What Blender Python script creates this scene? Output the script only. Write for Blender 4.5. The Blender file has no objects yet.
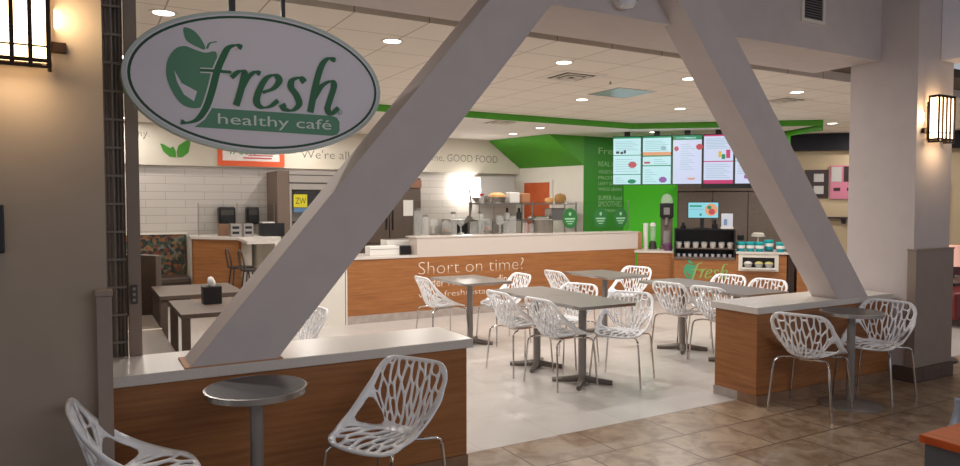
import bpy, bmesh, math, random
from mathutils import Vector, Matrix
from mathutils.geometry import delaunay_2d_cdt
PI = math.pi
random.seed(7)
SC = bpy.context.scene
COL = SC.collection

# ------------------------------------------------------------------ camera, world, exposure
cam_data = bpy.data.cameras.new('camera')
cam_data.lens = 36 * 700 / 960
cam_data.sensor_width = 36
cam_data.clip_start = 0.05
cam = bpy.data.objects.new('camera', cam_data)
COL.objects.link(cam)
cam.location = (0, 0, 1.6)
cam.rotation_euler = (PI/2 - math.atan(28/700), 0, -math.radians(29.6))
SC.camera = cam
SC.view_settings.view_transform = 'Standard'
SC.view_settings.look = 'None'
SC.view_settings.gamma = 1
SC.view_settings.use_curve_mapping = False
SC.view_settings.exposure = -0.2

world = bpy.data.worlds.new('world')
SC.world = world
world.use_nodes = True
bgn = world.node_tree.nodes['Background']
bgn.inputs[0].default_value = (0.87, 0.91, 1.0, 1)
bgn.inputs[1].default_value = 0.50

DOWNLIGHT_W = 30.0
SCONCE_E = 8.0

def area(name, loc, size, power, color, rot=(0, 0, 0), shape='RECTANGLE', sy=None, parent=None):
    l = bpy.data.lights.new(name, 'AREA')
    l.shape = shape; l.size = size
    if sy: l.size_y = sy
    l.energy = power; l.color = color
    o = bpy.data.objects.new(name, l); COL.objects.link(o)
    o.location = loc; o.rotation_euler = rot
    if parent: o.parent = parent
    return o
# added cool fill on the cafe front, standing in for unseen concourse daylight
area('concourse_fill', (3.2, -1.6, 3.5), 5.0, 120, (0.92, 0.94, 1.0), (math.radians(42), 0, 0), sy=2.0)

# ------------------------------------------------------------------ materials
def lin(c):
    return tuple(((v/255)/12.92 if v/255 <= 0.04045 else ((v/255+0.055)/1.055)**2.4) for v in c) + (1,)
MATS = {}
def mat(name, rgb, rough=0.6, metal=0.0, emit=None, estr=0.0, noise=0.0, nscale=20, spec=None, coat=0.0):
    if name in MATS: return MATS[name]
    m = bpy.data.materials.new(name); m.use_nodes = True
    nt = m.node_tree; b = nt.nodes['Principled BSDF']
    b.inputs['Base Color'].default_value = lin(rgb)
    b.inputs['Roughness'].default_value = rough
    b.inputs['Metallic'].default_value = metal
    if coat: b.inputs['Coat Weight'].default_value = coat
    if spec is not None: b.inputs['Specular IOR Level'].default_value = spec
    if emit:
        b.inputs['Emission Color'].default_value = lin(emit); b.inputs['Emission Strength'].default_value = estr
    if noise:
        tc = nt.nodes.new('ShaderNodeTexCoord'); n = nt.nodes.new('ShaderNodeTexNoise')
        n.inputs['Scale'].default_value = nscale; n.inputs['Detail'].default_value = 4
        r = nt.nodes.new('ShaderNodeValToRGB')
        c = lin(rgb)
        r.color_ramp.elements[0].color = tuple(max(0, v*(1-noise)) for v in c[:3]) + (1,)
        r.color_ramp.elements[1].color = tuple(min(1, v*(1+noise)) for v in c[:3]) + (1,)
        r.color_ramp.elements[0].position = 0.3; r.color_ramp.elements[1].position = 0.7
        nt.links.new(tc.outputs['Object'], n.inputs['Vector']); nt.links.new(n.outputs['Fac'], r.inputs['Fac'])
        nt.links.new(r.outputs['Color'], b.inputs['Base Color'])
    MATS[name] = m
    return m

def mapped(nt, scale=(1, 1, 1), loc=(0, 0, 0), rot=(0, 0, 0)):
    tc = nt.nodes.new('ShaderNodeTexCoord'); mp = nt.nodes.new('ShaderNodeMapping')
    mp.inputs['Scale'].default_value = scale; mp.inputs['Location'].default_value = loc; mp.inputs['Rotation'].default_value = rot
    nt.links.new(tc.outputs['Object'], mp.inputs['Vector'])
    return mp.outputs['Vector']

def brick_mat(name, w, h, mortar, c1, c2, cm, offset=0.5, loc=(0, 0, 0), wallplane=False, rough=0.5, mottle=0.0, mscale=3.0, mrgb=(120, 95, 70), bump=0.0, spec=0.5, offfreq=2):
    m = bpy.data.materials.new(name); m.use_nodes = True
    nt = m.node_tree; b = nt.nodes['Principled BSDF']; b.inputs['Roughness'].default_value = rough
    b.inputs['Specular IOR Level'].default_value = spec
    tc = nt.nodes.new('ShaderNodeTexCoord')
    vec = tc.outputs['Object']
    if wallplane:      # use x and z of the wall
        s = nt.nodes.new('ShaderNodeSeparateXYZ'); cb = nt.nodes.new('ShaderNodeCombineXYZ')
        nt.links.new(vec, s.inputs[0]); nt.links.new(s.outputs['X'], cb.inputs['X']); nt.links.new(s.outputs['Z'], cb.inputs['Y'])
        vec = cb.outputs[0]
    mp = nt.nodes.new('ShaderNodeMapping'); mp.inputs['Location'].default_value = loc
    nt.links.new(vec, mp.inputs['Vector'])
    br = nt.nodes.new('ShaderNodeTexBrick')
    br.offset = offset; br.offset_frequency = offfreq
    br.inputs['Scale'].default_value = 1; br.inputs['Brick Width'].default_value = w; br.inputs['Row Height'].default_value = h
    br.inputs['Mortar Size'].default_value = mortar; br.inputs['Mortar Smooth'].default_value = 0.1; br.inputs['Bias'].default_value = 0
    br.inputs['Color1'].default_value = lin(c1); br.inputs['Color2'].default_value = lin(c2); br.inputs['Mortar'].default_value = lin(cm)
    nt.links.new(mp.outputs[0], br.inputs['Vector'])
    out = br.outputs['Color']
    if mottle:
        n = nt.nodes.new('ShaderNodeTexNoise'); n.inputs['Scale'].default_value = mscale; n.inputs['Detail'].default_value = 6; n.inputs['Roughness'].default_value = 0.6; n.inputs['Distortion'].default_value = 0.8
        nt.links.new(mp.outputs[0], n.inputs['Vector'])
        r = nt.nodes.new('ShaderNodeValToRGB'); r.color_ramp.elements[0].position = 0.42; r.color_ramp.elements[1].position = 0.68
        r.color_ramp.elements[1].color = (mottle,)*3 + (1,)
        nt.links.new(n.outputs['Fac'], r.inputs['Fac'])
        mx = nt.nodes.new('ShaderNodeMixRGB'); mx.inputs['Color2'].default_value = lin(mrgb)
        nt.links.new(r.outputs['Color'], mx.inputs['Fac']); nt.links.new(out, mx.inputs['Color1'])
        out = mx.outputs[0]
    nt.links.new(out, b.inputs['Base Color'])
    if bump:
        bp = nt.nodes.new('ShaderNodeBump'); bp.inputs['Strength'].default_value = bump; bp.inputs['Distance'].default_value = 0.005
        inv = nt.nodes.new('ShaderNodeMath'); inv.operation = 'SUBTRACT'; inv.inputs[0].default_value = 1
        nt.links.new(br.outputs['Fac'], inv.inputs[1]); nt.links.new(inv.outputs[0], bp.inputs['Height']); nt.links.new(bp.outputs[0], b.inputs['Normal'])
    return m

def wood_mat(name, a, b_, c, sc=(1.2, 1.2, 26), rough=0.4):
    m = bpy.data.materials.new(name); m.use_nodes = True
    nt = m.node_tree; b = nt.nodes['Principled BSDF']; b.inputs['Roughness'].default_value = rough
    v = mapped(nt, sc)
    n = nt.nodes.new('ShaderNodeTexNoise'); n.inputs['Scale'].default_value = 1.6; n.inputs['Detail'].default_value = 8; n.inputs['Roughness'].default_value = 0.65; n.inputs['Distortion'].default_value = 0.4
    nt.links.new(v, n.inputs['Vector'])
    r = nt.nodes.new('ShaderNodeValToRGB')
    r.color_ramp.elements[0].position = 0.28; r.color_ramp.elements[0].color = lin(a)
    r.color_ramp.elements[1].position = 0.72; r.color_ramp.elements[1].color = lin(c)
    e = r.color_ramp.elements.new(0.5); e.color = lin(b_)
    nt.links.new(n.outputs['Fac'], r.inputs['Fac']); nt.links.new(r.outputs['Color'], b.inputs['Base Color'])
    return m

M_colpaint = mat('warm_taupe_paint', (166, 150, 134), 0.7, noise=0.03, nscale=6)
M_paint = mat('taupe_paint', (202, 191, 188), 0.7, noise=0.03, nscale=6)
M_wains = mat('wainscot_panel', (150, 132, 120), 0.55, noise=0.04, nscale=9)
M_white = mat('white_paint', (222, 216, 205), 0.6, noise=0.02, nscale=4)
M_warmwhite = mat('cream_paint', (196, 184, 164), 0.7)
M_solid = mat('solid_surface', (214, 206, 198), 0.28, noise=0.05, nscale=90)
M_riser = mat('riser_laminate', (208, 196, 186), 0.35)
M_green = mat('green_paint', (72, 156, 26), 0.5, noise=0.05, nscale=3)
M_litgreen = mat('lit_green_paint', (70, 190, 20), 0.5)  # lit version of the wall green, its brightness put into the colour
M_deep = mat('deep_green_paint', (48, 134, 26), 0.5)
M_bamboo = wood_mat('bamboo_veneer', (132, 84, 46), (158, 102, 56), (176, 118, 70))
M_base = mat('stone_baseboard', (172, 160, 152), 0.5, noise=0.12, nscale=12)
M_tanbase = mat('tan_tile_baseboard', (140, 108, 84), 0.5, noise=0.15, nscale=10)
M_darkbase = brick_mat('brown_tile_skirting', 0.3, 0.4, 0.004, (98, 78, 68), (88, 70, 60), (60, 48, 42), offset=0.0, wallplane=True, mottle=0.4, mscale=9, mrgb=(70, 54, 46))
M_chair = mat('white_plastic', (250, 250, 252), 0.35, coat=0.15)
M_chrome = mat('chrome', (205, 200, 196), 0.16, 1.0)
M_steel = mat('brushed_steel', (168, 162, 156), 0.32, 1.0, noise=0.06, nscale=40)
M_darksteel = mat('dark_steel', (112, 98, 88), 0.38, 0.35, noise=0.08, nscale=20)
M_pole = mat('pewter_powdercoat', (142, 136, 132), 0.38, 0.35)
M_tabletop = mat('grey_laminate', (112, 103, 96), 0.36, noise=0.05, nscale=60)
M_topedge = mat('aluminium_edge', (178, 174, 170), 0.25, 0.9)
M_bistro = mat('charcoal_laminate', (68, 62, 62), 0.45, noise=0.08, nscale=50)
M_boothwood = mat('brown_laminate', (92, 78, 68), 0.55, noise=0.06, nscale=20)
M_boothbrown = mat('dark_brown_vinyl', (74, 60, 50), 0.45, noise=0.08, nscale=14)
M_seatbrown = mat('taupe_vinyl', (112, 98, 86), 0.5, noise=0.06, nscale=10)
M_black = mat('black_plastic', (18, 17, 18), 0.35)
M_gunmetal = mat('gunmetal', (76, 70, 66), 0.4, 0.3)
M_bronze = mat('dark_bronze', (52, 34, 22), 0.4, 0.6)
M_paper = mat('white_paper', (232, 228, 222), 0.8)
M_teal = mat('teal_plastic', (20, 150, 158), 0.3)
M_clear = None
def glass(name, alpha, rgb=(235, 240, 240), rough=0.05):
    m = bpy.data.materials.new(name); m.use_nodes = True
    nt = m.node_tree; nt.nodes.clear()
    o = nt.nodes.new('ShaderNodeOutputMaterial'); t = nt.nodes.new('ShaderNodeBsdfTransparent'); g = nt.nodes.new('ShaderNodeBsdfPrincipled')
    g.inputs['Base Color'].default_value = lin(rgb); g.inputs['Roughness'].default_value = rough
    mx = nt.nodes.new('ShaderNodeMixShader'); mx.inputs[0].default_value = alpha
    t.inputs[0].default_value = (0.985, 0.99, 0.985, 1)
    nt.links.new(t.outputs[0], mx.inputs[1]); nt.links.new(g.outputs[0], mx.inputs[2]); nt.links.new(mx.outputs[0], o.inputs[0])
    return m
M_glass = glass('clear_glass', 0.06, (8, 9, 9))
M_guard = glass('guard_glass', 0.05, (8, 9, 9))
M_jar = glass('clear_plastic', 0.26, (240, 240, 238), 0.12)
M_scr_w = mat('screen_white', (0, 0, 0), 0.3, emit=(205, 246, 250), estr=1.0)
M_scr_l = mat('screen_lilac', (0, 0, 0), 0.3, emit=(218, 226, 252), estr=1.0)
M_scr_g = mat('screen_green', (0, 0, 0), 0.3, emit=(40, 160, 110), estr=0.8)
M_scr_o = mat('screen_orange', (0, 0, 0), 0.3, emit=(250, 176, 130), estr=0.9)
M_scr_p = mat('screen_pink', (0, 0, 0), 0.3, emit=(228, 70, 130), estr=0.8)
M_scr_r = mat('screen_red', (0, 0, 0), 0.3, emit=(220, 90, 100), estr=0.8)
M_scr_t = mat('screen_grey', (0, 0, 0), 0.3, emit=(160, 205, 212), estr=0.9)
M_scr_d = mat('screen_dark', (0, 0, 0), 0.3, emit=(70, 80, 90), estr=0.7)
M_scr_v = mat('screen_violet', (0, 0, 0), 0.3, emit=(170, 110, 190), estr=0.8)
M_scr_y = mat('screen_yellow', (0, 0, 0), 0.3, emit=(240, 200, 70), estr=0.9)
M_scr_b = mat('screen_blue', (0, 0, 0), 0.3, emit=(150, 225, 240), estr=1.0)
M_lamp = mat('lamp_lens', (255, 255, 255), 0.4, emit=(255, 250, 238), estr=6)
M_sconceglass = mat('sconce_glass', (255, 236, 200), 0.5, emit=(255, 214, 158), estr=SCONCE_E)
M_signface = mat('sign_face', (236, 230, 238), 0.6, spec=0.2)
M_signedge = mat('sign_edge', (196, 208, 202), 0.4)
M_signgreen = mat('sign_green', (24, 104, 56), 0.5)
M_signmid = mat('sign_mid_green', (84, 144, 110), 0.5)
M_signdark = mat('sign_deep_green', (12, 74, 40), 0.5)
M_grey_letter = mat('grey_lettering', (120, 116, 108), 0.6)
M_white_letter = mat('white_lettering', (228, 208, 190), 0.5)
M_leaf = mat('leaf_green', (62, 140, 32), 0.5)
M_orange = mat('orange_frame', (226, 92, 44), 0.5)
M_door = mat('orange_wood', (190, 88, 44), 0.5, noise=0.1, nscale=6)

# ------------------------------------------------------------------ mesh builder
class MB:
    def __init__(s): s.bm = bmesh.new()
    def _face(s, vs, mi=0):
        try:
            f = s.bm.faces.new(vs); f.material_index = mi; return f
        except ValueError: return None
    def box(s, x0, x1, y0, y1, z0, z1, mi=0, M=None):
        P = [(x, y, z) for z in (z0, z1) for (x, y) in ((x0, y0), (x1, y0), (x1, y1), (x0, y1))]
        v = [s.bm.verts.new((M @ Vector(p)) if M else p) for p in P]
        for a in ((3, 2, 1, 0), (4, 5, 6, 7), (0, 1, 5, 4), (1, 2, 6, 5), (2, 3, 7, 6), (3, 0, 4, 7)):
            s._face([v[i] for i in a], mi)
        return s
    def lathe(s, prof, c=(0, 0, 0), n=24, mi=0, M=None, sx=1, sy=1):
        rings = []
        for r, z in prof:
            if r < 1e-5:
                p = Vector((c[0], c[1], c[2]+z)); rings.append([s.bm.verts.new(M @ p if M else p)])
            else:
                ring = []
                for i in range(n):
                    a = 2*PI*i/n; p = Vector((c[0]+sx*r*math.cos(a), c[1]+sy*r*math.sin(a), c[2]+z))
                    ring.append(s.bm.verts.new(M @ p if M else p))
                rings.append(ring)
        for A, B in zip(rings, rings[1:]):
            for i in range(n):
                j = (i+1) % n
                if len(A) == 1 and len(B) == 1: continue
                if len(A) == 1: s._face([A[0], B[j], B[i]], mi)
                elif len(B) == 1: s._face([A[i], A[j], B[0]], mi)
                else: s._face([A[i], A[j], B[j], B[i]], mi)
        return s
    def cyl(s, c, r, h, n=20, mi=0, M=None, r2=None):
        return s.lathe([(0, 0), (r, 0), (r if r2 is None else r2, h), (0, h)], c, n, mi, M)
    def tube(s, pts, r, n=8, mi=0, smooth=0):
        pts = [Vector(p) for p in pts]
        for _ in range(smooth):
            q = [pts[0]]
            for a, b in zip(pts, pts[1:]): q += [a*0.75+b*0.25, a*0.25+b*0.75]
            q.append(pts[-1]); pts = q
        rings = []; up = Vector((0.13, 0.31, 0.94))
        for i, p in enumerate(pts):
            t = (pts[min(i+1, len(pts)-1)] - pts[max(i-1, 0)]).normalized()
            u = t.cross(up)
            if u.length < 1e-3: u = t.cross(Vector((1, 0, 0)))
            u.normalize(); w = t.cross(u).normalized()
            rr = r[i] if isinstance(r, (list, tuple)) else r
            rings.append([s.bm.verts.new(p + u*rr*math.cos(2*PI*k/n) + w*rr*math.sin(2*PI*k/n)) for k in range(n)])
        for A, B in zip(rings, rings[1:]):
            for k in range(n): s._face([A[k], A[(k+1) % n], B[(k+1) % n], B[k]], mi)
        s._face(rings[0][::-1], mi); s._face(rings[-1], mi)
        return s
    def prism(s, pts, y0, y1, mi=0, M=None):
        """outline in x,z drawn on a plane, given thickness along y (front face at y0)"""
        n = len(pts)
        # orientation
        ar = sum(pts[i][0]*pts[(i+1) % n][1]-pts[(i+1) % n][0]*pts[i][1] for i in range(n))
        if ar < 0: pts = pts[::-1]
        F = [s.bm.verts.new((M @ Vector((x, y0, z))) if M else (x, y0, z)) for x, z in pts]
        B = [s.bm.verts.new((M @ Vector((x, y1, z))) if M else (x, y1, z)) for x, z in pts]
        s._face(F, mi); s._face(B[::-1], mi)
        for i in range(n):
            j = (i+1) % n; s._face([F[i], B[i], B[j], F[j]], mi)
        return s
    def slab(s, pts, z0, z1, mi=0):
        """outline in x,y extruded in z"""
        n = len(pts)
        ar = sum(pts[i][0]*pts[(i+1) % n][1]-pts[(i+1) % n][0]*pts[i][1] for i in range(n))
        if ar < 0: pts = pts[::-1]
        B = [s.bm.verts.new((x, y, z0)) for x, y in pts]; T = [s.bm.verts.new((x, y, z1)) for x, y in pts]
        s._face(T, mi); s._face(B[::-1], mi)
        for i in range(n):
            j = (i+1) % n; s._face([B[i], B[j], T[j], T[i]], mi)
        return s
    def build(s, name, mats, parent=None, smooth=False, bevel=0, loc=(0, 0, 0), rotz=0, tri=False):
        if tri: bmesh.ops.triangulate(s.bm, faces=s.bm.faces[:])
        me = bpy.data.meshes.new(name); s.bm.to_mesh(me); s.bm.free()
        if not isinstance(mats, (list, tuple)): mats = [mats]
        for m in mats: me.materials.append(m)
        if smooth:
            for p in me.polygons: p.use_smooth = True
            try: me.set_sharp_from_angle(angle=math.radians(40))
            except Exception: pass
        o = bpy.data.objects.new(name, me); COL.objects.link(o)
        o.location = loc; o.rotation_euler = (0, 0, rotz)
        if parent: o.parent = parent
        if bevel:
            b = o.modifiers.new('bevel', 'BEVEL'); b.width = bevel; b.segments = 2; b.limit_method = 'ANGLE'
        return o

def thing(name, label, cat, loc=(0, 0, 0), rotz=0, group=None):
    o = bpy.data.objects.new(name, None); COL.objects.link(o); o.empty_display_size = 0.1
    o.location = loc; o.rotation_euler = (0, 0, rotz)
    return tag(o, label, cat, group)
def tag(o, label, cat, group=None, kind=None):
    o['label'] = label; o['category'] = cat
    if group: o['group'] = group
    if kind: o['kind'] = kind
    return o
def struct(o, label=None, cat=None):
    o['kind'] = 'structure'
    if label: o['label'] = label
    if cat: o['category'] = cat
    return o
def dup(root, loc, rotz=None, label=None, group=None):
    r = root.copy(); COL.objects.link(r); r.location = loc
    if rotz is not None: r.rotation_euler = (0, 0, rotz)
    if label: r['label'] = label
    if group: r['group'] = group
    for ch in list(root.children):
        c = ch.copy(); COL.objects.link(c); c.parent = r
        for g in list(ch.children):
            d = g.copy(); COL.objects.link(d); d.parent = c
    return r
def text(name, s, x, z, height, m, parent=None, y=0.0, width=None, shear=0.0, thin=0.0, M=None, extr=0.002, rotz=0, loc=None):
    """lettering on an upright face: left edge x, baseline z, cap height, facing -y"""
    cu = bpy.data.curves.new(name, 'FONT'); cu.body = s; cu.size = 1.0; cu.shear = shear; cu.offset = thin; cu.extrude = 0.0; cu.resolution_u = 3
    ob = bpy.data.objects.new(name, cu); COL.objects.link(ob)
    dg = bpy.context.evaluated_depsgraph_get(); me = bpy.data.meshes.new_from_object(ob.evaluated_get(dg))
    bpy.data.objects.remove(ob)
    xs = [v.co.x for v in me.vertices]; x0, x1 = min(xs), max(xs)
    k = height/0.72; kx = (width/(x1-x0)) if width else k
    bm = bmesh.new(); bm.from_mesh(me)
    r = bmesh.ops.extrude_face_region(bm, geom=bm.faces[:])
    for v in [g for g in r['geom'] if isinstance(g, bmesh.types.BMVert)]: v.co.z += extr
    for v in bm.verts: v.co = Vector((x + (v.co.x-x0)*kx, y - v.co.z, z + v.co.y*k))
    bmesh.ops.recalc_face_normals(bm, faces=bm.faces[:])
    bm.to_mesh(me); bm.free(); me.materials.clear(); me.materials.append(m)
    o = bpy.data.objects.new(name, me); COL.objects.link(o)
    if parent: o.parent = parent
    if loc: o.location = loc; o.rotation_euler = (0, 0, rotz)
    return o

R45 = -PI/4      # the diagonal corner of the cafe runs towards +x -y
def diag(x, y):  # frame with local x along the diagonal, local y away from the viewer
    return (x, y, 0)

# ================================================================== THE SETTING
ZC = 3.015
M_tan = brick_mat('tan_stone_tile', 0.62, 0.43, 0.007, (184, 160, 134), (160, 138, 116), (104, 84, 68), offset=0.37, offfreq=2, loc=(0.1, 0.39, 0), rough=0.32, mottle=0.85, mscale=6, mrgb=(120, 92, 66), bump=0.3)
M_wfloor = brick_mat('pale_floor_tile', 0.61, 0.61, 0.004, (206, 200, 194), (203, 197, 191), (192, 184, 177), offset=0.5, loc=(0.2, 0.36, 0), rough=0.24, mottle=0.3, mscale=1.2, mrgb=(186, 178, 172))
fl = MB().box(-6, 20, -4, 3.91, -0.1, 0); struct(fl.build('floor', M_tan))
fl = MB().box(-3, 20, 3.91, 17, -0.1, 0.0); struct(fl.build('floor_cafe', M_wfloor))
M_ctile = brick_mat('ceiling_tile', 0.61, 0.61, 0.006, (238, 228, 216), (235, 225, 213), (178, 164, 150), offset=0.0, loc=(0.063, 0.003, 0), rough=0.9)
# ceiling over the tables with a slot behind the beam; the lower cloud ceiling is cut in along the green edge
struct(MB().box(-3, 20, 4.98, 17, ZC, ZC+0.1).build('ceiling', M_ctile))
struct(MB().box(-3, 20, 4.5, 5.1, ZC+0.10, ZC+0.2).build('ceiling_slot', mat('slot_brown', (92, 78, 66), 0.8)))
M_cloud = mat('cloud_ceiling_paint', (236, 228, 220), 0.85)
E1 = [(-2.5, 9.32), (8.35, 9.32), (10.72, 7.36)]
cloud = MB().slab([(-2.5, 9.335), (8.35, 9.335), (10.69, 7.40), (11.05, 8.3), (11.9, 9.6), (11.9, 12.9), (-2.5, 12.9)], 2.93, ZC-0.002)
struct(cloud.build('ceiling_cloud', M_cloud))
g = MB()
pth = [(-2.5, 9.32), (8.35, 9.32), (10.72, 7.36), (11.08, 8.28), (11.95, 9.6)]
for a, b in zip(pth, pth[1:]):
    d = (Vector(b)-Vector(a)).normalized(); nrm = Vector((d.y, -d.x))*0.02
    g.slab([a, b, (b[0]+nrm.x, b[1]+nrm.y), (a[0]+nrm.x, a[1]+nrm.y)], 2.84 if a[1] < 9.3 else 2.915, ZC-0.002)
struct(g.build('trim_green', M_green))
# concourse ceiling
struct(MB().box(-6, 20, -4, 3.86, 3.62, 3.7).build('ceiling_concourse', mat('concourse_ceiling_paint', (120, 110, 108), 0.9)))
struct(MB().box(-3, 20, 3.86, 4.2, 3.62, 3.7).build('ceiling_lintel', M_paint))

# front beam, columns, low walls, braces
struct(MB().box(0.09, 6.5, 3.88, 4.57, 2.94, 3.62).build('beam', M_paint))
struct(MB().box(-3.0, 0.09, 3.54, 4.17, 0, 3.62).build('wall_left', M_colpaint))
ws = MB().box(0.045, 0.105, 3.47, 3.54, 0, 1.20); ws.box(0.04, 0.11, 3.46, 3.54, 1.20, 1.225)
struct(ws.build('trim_left', M_wains, bevel=0.003))
struct(MB().box(6.5, 7.09, 3.54, 4.17, 0, 3.62).build('wall_right', M_paint))
ws = MB().box(6.475, 7.1, 3.50, 3.58, 0.13, 1.19); ws.box(6.47, 7.105, 3.495, 3.585, 1.19, 1.205)
struct(ws.build('trim_right', M_wains, bevel=0.003))
struct(MB().box(6.46, 7.11, 3.485, 3.68, 0, 0.13).build('baseboard_right', M_darkbase))
def low_wall(n, x0, x1, label, tiles):
    w = MB().box(x0, x1, 3.72, 4.14, 0.075, 0.735).build('wall_low_'+n, M_bamboo, bevel=0.002)
    struct(w, label)
    c = MB().box(x0-(0.03 if n == 'right' else 0), x1+(0.03 if n == 'left' else 0), 3.69, 4.17, 0.735, 0.79).build('wall_low_cap', M_solid, w, bevel=0.004)
    b = MB().box(x0-0.004, x1+0.004, 3.71, 3.90, 0, 0.075).build('baseboard', M_tanbase, w)
    b2 = MB().box(x0-0.004, x1+0.004, 3.90, 4.15, 0, 0.075).build('baseboard', M_base, w)
    return w
low_wall('left', 0.107, 2.02, 'bamboo low wall with white cap beside the left entrance column', 0)
low_wall('right', 4.645, 6.46, 'bamboo low wall with white cap beside the right entrance column', 0)
def brace(n, xa, s, label):
    z0, z1 = 0.79, 3.62; k = 0.84
    dx = s*k*(z1-z0)
    o = MB().prism([(xa, z0), (xa+0.43, z0), (xa+0.43+dx, z1), (xa+dx, z1)], 3.695, 3.95).build('beam_diagonal_'+n, M_paint, bevel=0.004)
    struct(o, label)
brace('left', 0.445, 1, 'wide diagonal beam rising right from the left low wall')
brace('right', 5.645, -1, 'wide diagonal beam rising left from the right low wall')
pad = MB().box(0.425, 0.905, 3.692, 3.97, 0.7905, 0.7975).build('trim_pad', mat('cork_pad', (190, 138, 100), 0.7)); struct(pad, 'cork pad under the foot of the left diagonal beam')
# far right beam and space beyond
struct(MB().box(6.86, 7.3, -3.0, 3.535, 2.92, 3.62).build('beam_right', mat('daylit_beam_paint', (238, 238, 248), 0.7)))  # near-white paint carries the daylight on this beam in its colour
# back of the cafe
M_subway = brick_mat('white_wall_tile', 0.6, 0.13, 0.004, (196, 188, 180), (192, 184, 176), (160, 150, 142), offset=0.5, wallplane=True, rough=0.22, bump=0.2)
struct(MB().box(-2.5, 8.1, 12.6, 12.7, 0, 2.25).build('wall_back', M_subway))
hd = struct(MB().box(-2.5, 8.06, 12.5, 12.7, 2.25, 2.93).build('wall_header', mat('header_paint', (206, 198, 182), 0.6)))
struct(MB().box(0.0, 1.84, -0.1, 0, 0, 2.93).build('wall_side', M_white, loc=(8.45, 10.82, 0), rotz=math.radians(102.97)))
struct(MB().box(8.45, 9.45, 10.80, 10.90, 0, 2.93).build('wall_green', M_deep))
struct(MB().box(0, 1.06, 0, 0.1, 0, 2.93).build('wall_lit_green', M_litgreen, loc=(9.44, 10.82, 0), rotz=R45))
struct(MB().box(1.06, 3.0, 0, 0.1, 0, 2.93).build('wall_diagonal', mat('brown_wall_paint', (96, 84, 76), 0.6), loc=(9.44, 10.82, 0), rotz=R45))  # plain brown wall colour around the cabinet doors
struct(MB().box(-2.6, -2.5, 3.5, 12.7, 0, 3.1).build('wall_outer_left', M_white))
struct(MB().box(2.90, 3.08, -0.12, 0.12, 2.55, 2.93).build('trim_corner', M_green, loc=(9.44, 10.82, 0), rotz=R45))
# green sloping bulkhead between header and ceiling
b = MB()
P = [(8.449, 10.80, 2.37), (8.06, 12.49, 2.37), (7.30, 12.49, 2.925), (7.63, 10.80, 2.925), (8.449, 10.80, 2.925), (8.06, 12.49, 2.925)]
v = [b.bm.verts.new(p) for p in P]
for f in ((0, 1, 2, 3), (0, 3, 4), (1, 5, 2), (3, 2, 5, 4), (0, 4, 5, 1)): b._face([v[i] for i in f])
bmesh.ops.recalc_face_normals(b.bm, faces=b.bm.faces[:])
struct(b.build('trim_bulkhead', M_green))
# corridor beyond to the right
M_beige = mat('beige_corridor_paint', (186, 166, 136), 0.8)
struct(MB().box(0, 9, 0, 0.1, 0, 3.0).build('wall_corridor', M_beige, loc=(10.8, 10.8, 0), rotz=R45))
struct(MB().box(0, 9, -0.12, -0.002, 2.68, 3.0).build('trim_dark', mat('blue_black_paint', (26, 24, 34), 0.8), loc=(10.8, 10.8, 0), rotz=R45))
SW = dict(loc=(8.45, 10.82, 0), rotz=math.radians(102.97))
dr = MB().box(0.84, 1.56, 0.001, 0.03, 0.02, 2.06).build('door_1', M_door, bevel=0.003, **SW); struct(dr, 'orange wooden door in the side wall of the kitchen')
MB().box(0.77, 0.84, 0.001, 0.04, 0, 2.12).box(1.56, 1.63, 0.001, 0.04, 0, 2.12).box(0.84, 1.56, 0.001, 0.04, 2.06, 2.12).build('door_frame', M_white, dr)
MB().tube([(0.92, 0.03, 1.0), (0.92, 0.08, 1.0), (1.04, 0.08, 1.0)], 0.01).build('door_handle', M_steel, dr)
dr = MB().box(4.95, 5.01, -0.06, -0.001, 0.02, 2.1).build('door_2', M_door, loc=(10.8, 10.8, 0), rotz=R45)
struct(dr)

# rolling grille in its side guide, grey post, switch
M_grille = mat('grille_grey', (128, 116, 108), 0.5, 0.1); M_grilleback = mat('grille_back', (134, 120, 110), 0.6)
gr = thing('rolling_grille', 'dark metal security grille stacked beside the left column', 'security grille', (0.095, 4.19, 0))
for i, x in enumerate((0.012, 0.032, 0.052, 0.074, 0.094)):
    MB().cyl((x, 0.02*(i % 2), 0.0), 0.006, 2.94, 8).build('bar', M_grille if i != 3 else M_steel, gr)
cb = MB()
for k in range(20): cb.box(0, 0.105, -0.014, -0.004, 0.12+k*0.148, 0.132+k*0.148)
cb.build('link_mesh', M_grille, gr)
MB().box(0, 0.108, 0.035, 0.05, 0, 2.94).build('back_plate', M_grilleback, gr)
gp = MB().box(0.208, 0.268, 4.15, 4.22, 0, 2.94).build('trim_post', mat('grey_post_paint', (136, 120, 108), 0.5)); struct(gp)
sw = thing('grille_control', 'small dark three button control box on the grey post', 'switch', (0.232, 4.149, 1.125))
MB().box(-0.017, 0.017, -0.02, 0, -0.05, 0.05).build('housing', M_gunmetal, sw, bevel=0.003)
for k in range(3): MB().cyl((0, 0, 0), 0.008, 0.008, 10, M=Matrix.Translation((0, -0.02, -0.03+0.03*k)) @ Matrix.Rotation(PI/2, 4, 'X')).build('button', M_pole, sw)
bx = MB().box(-0.36, -0.285, 3.51, 3.54, 1.40, 1.60); tag(bx.build('wall_panel_box', M_black, bevel=0.004), 'black box mounted on the taupe column at the left edge', 'control box')

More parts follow.
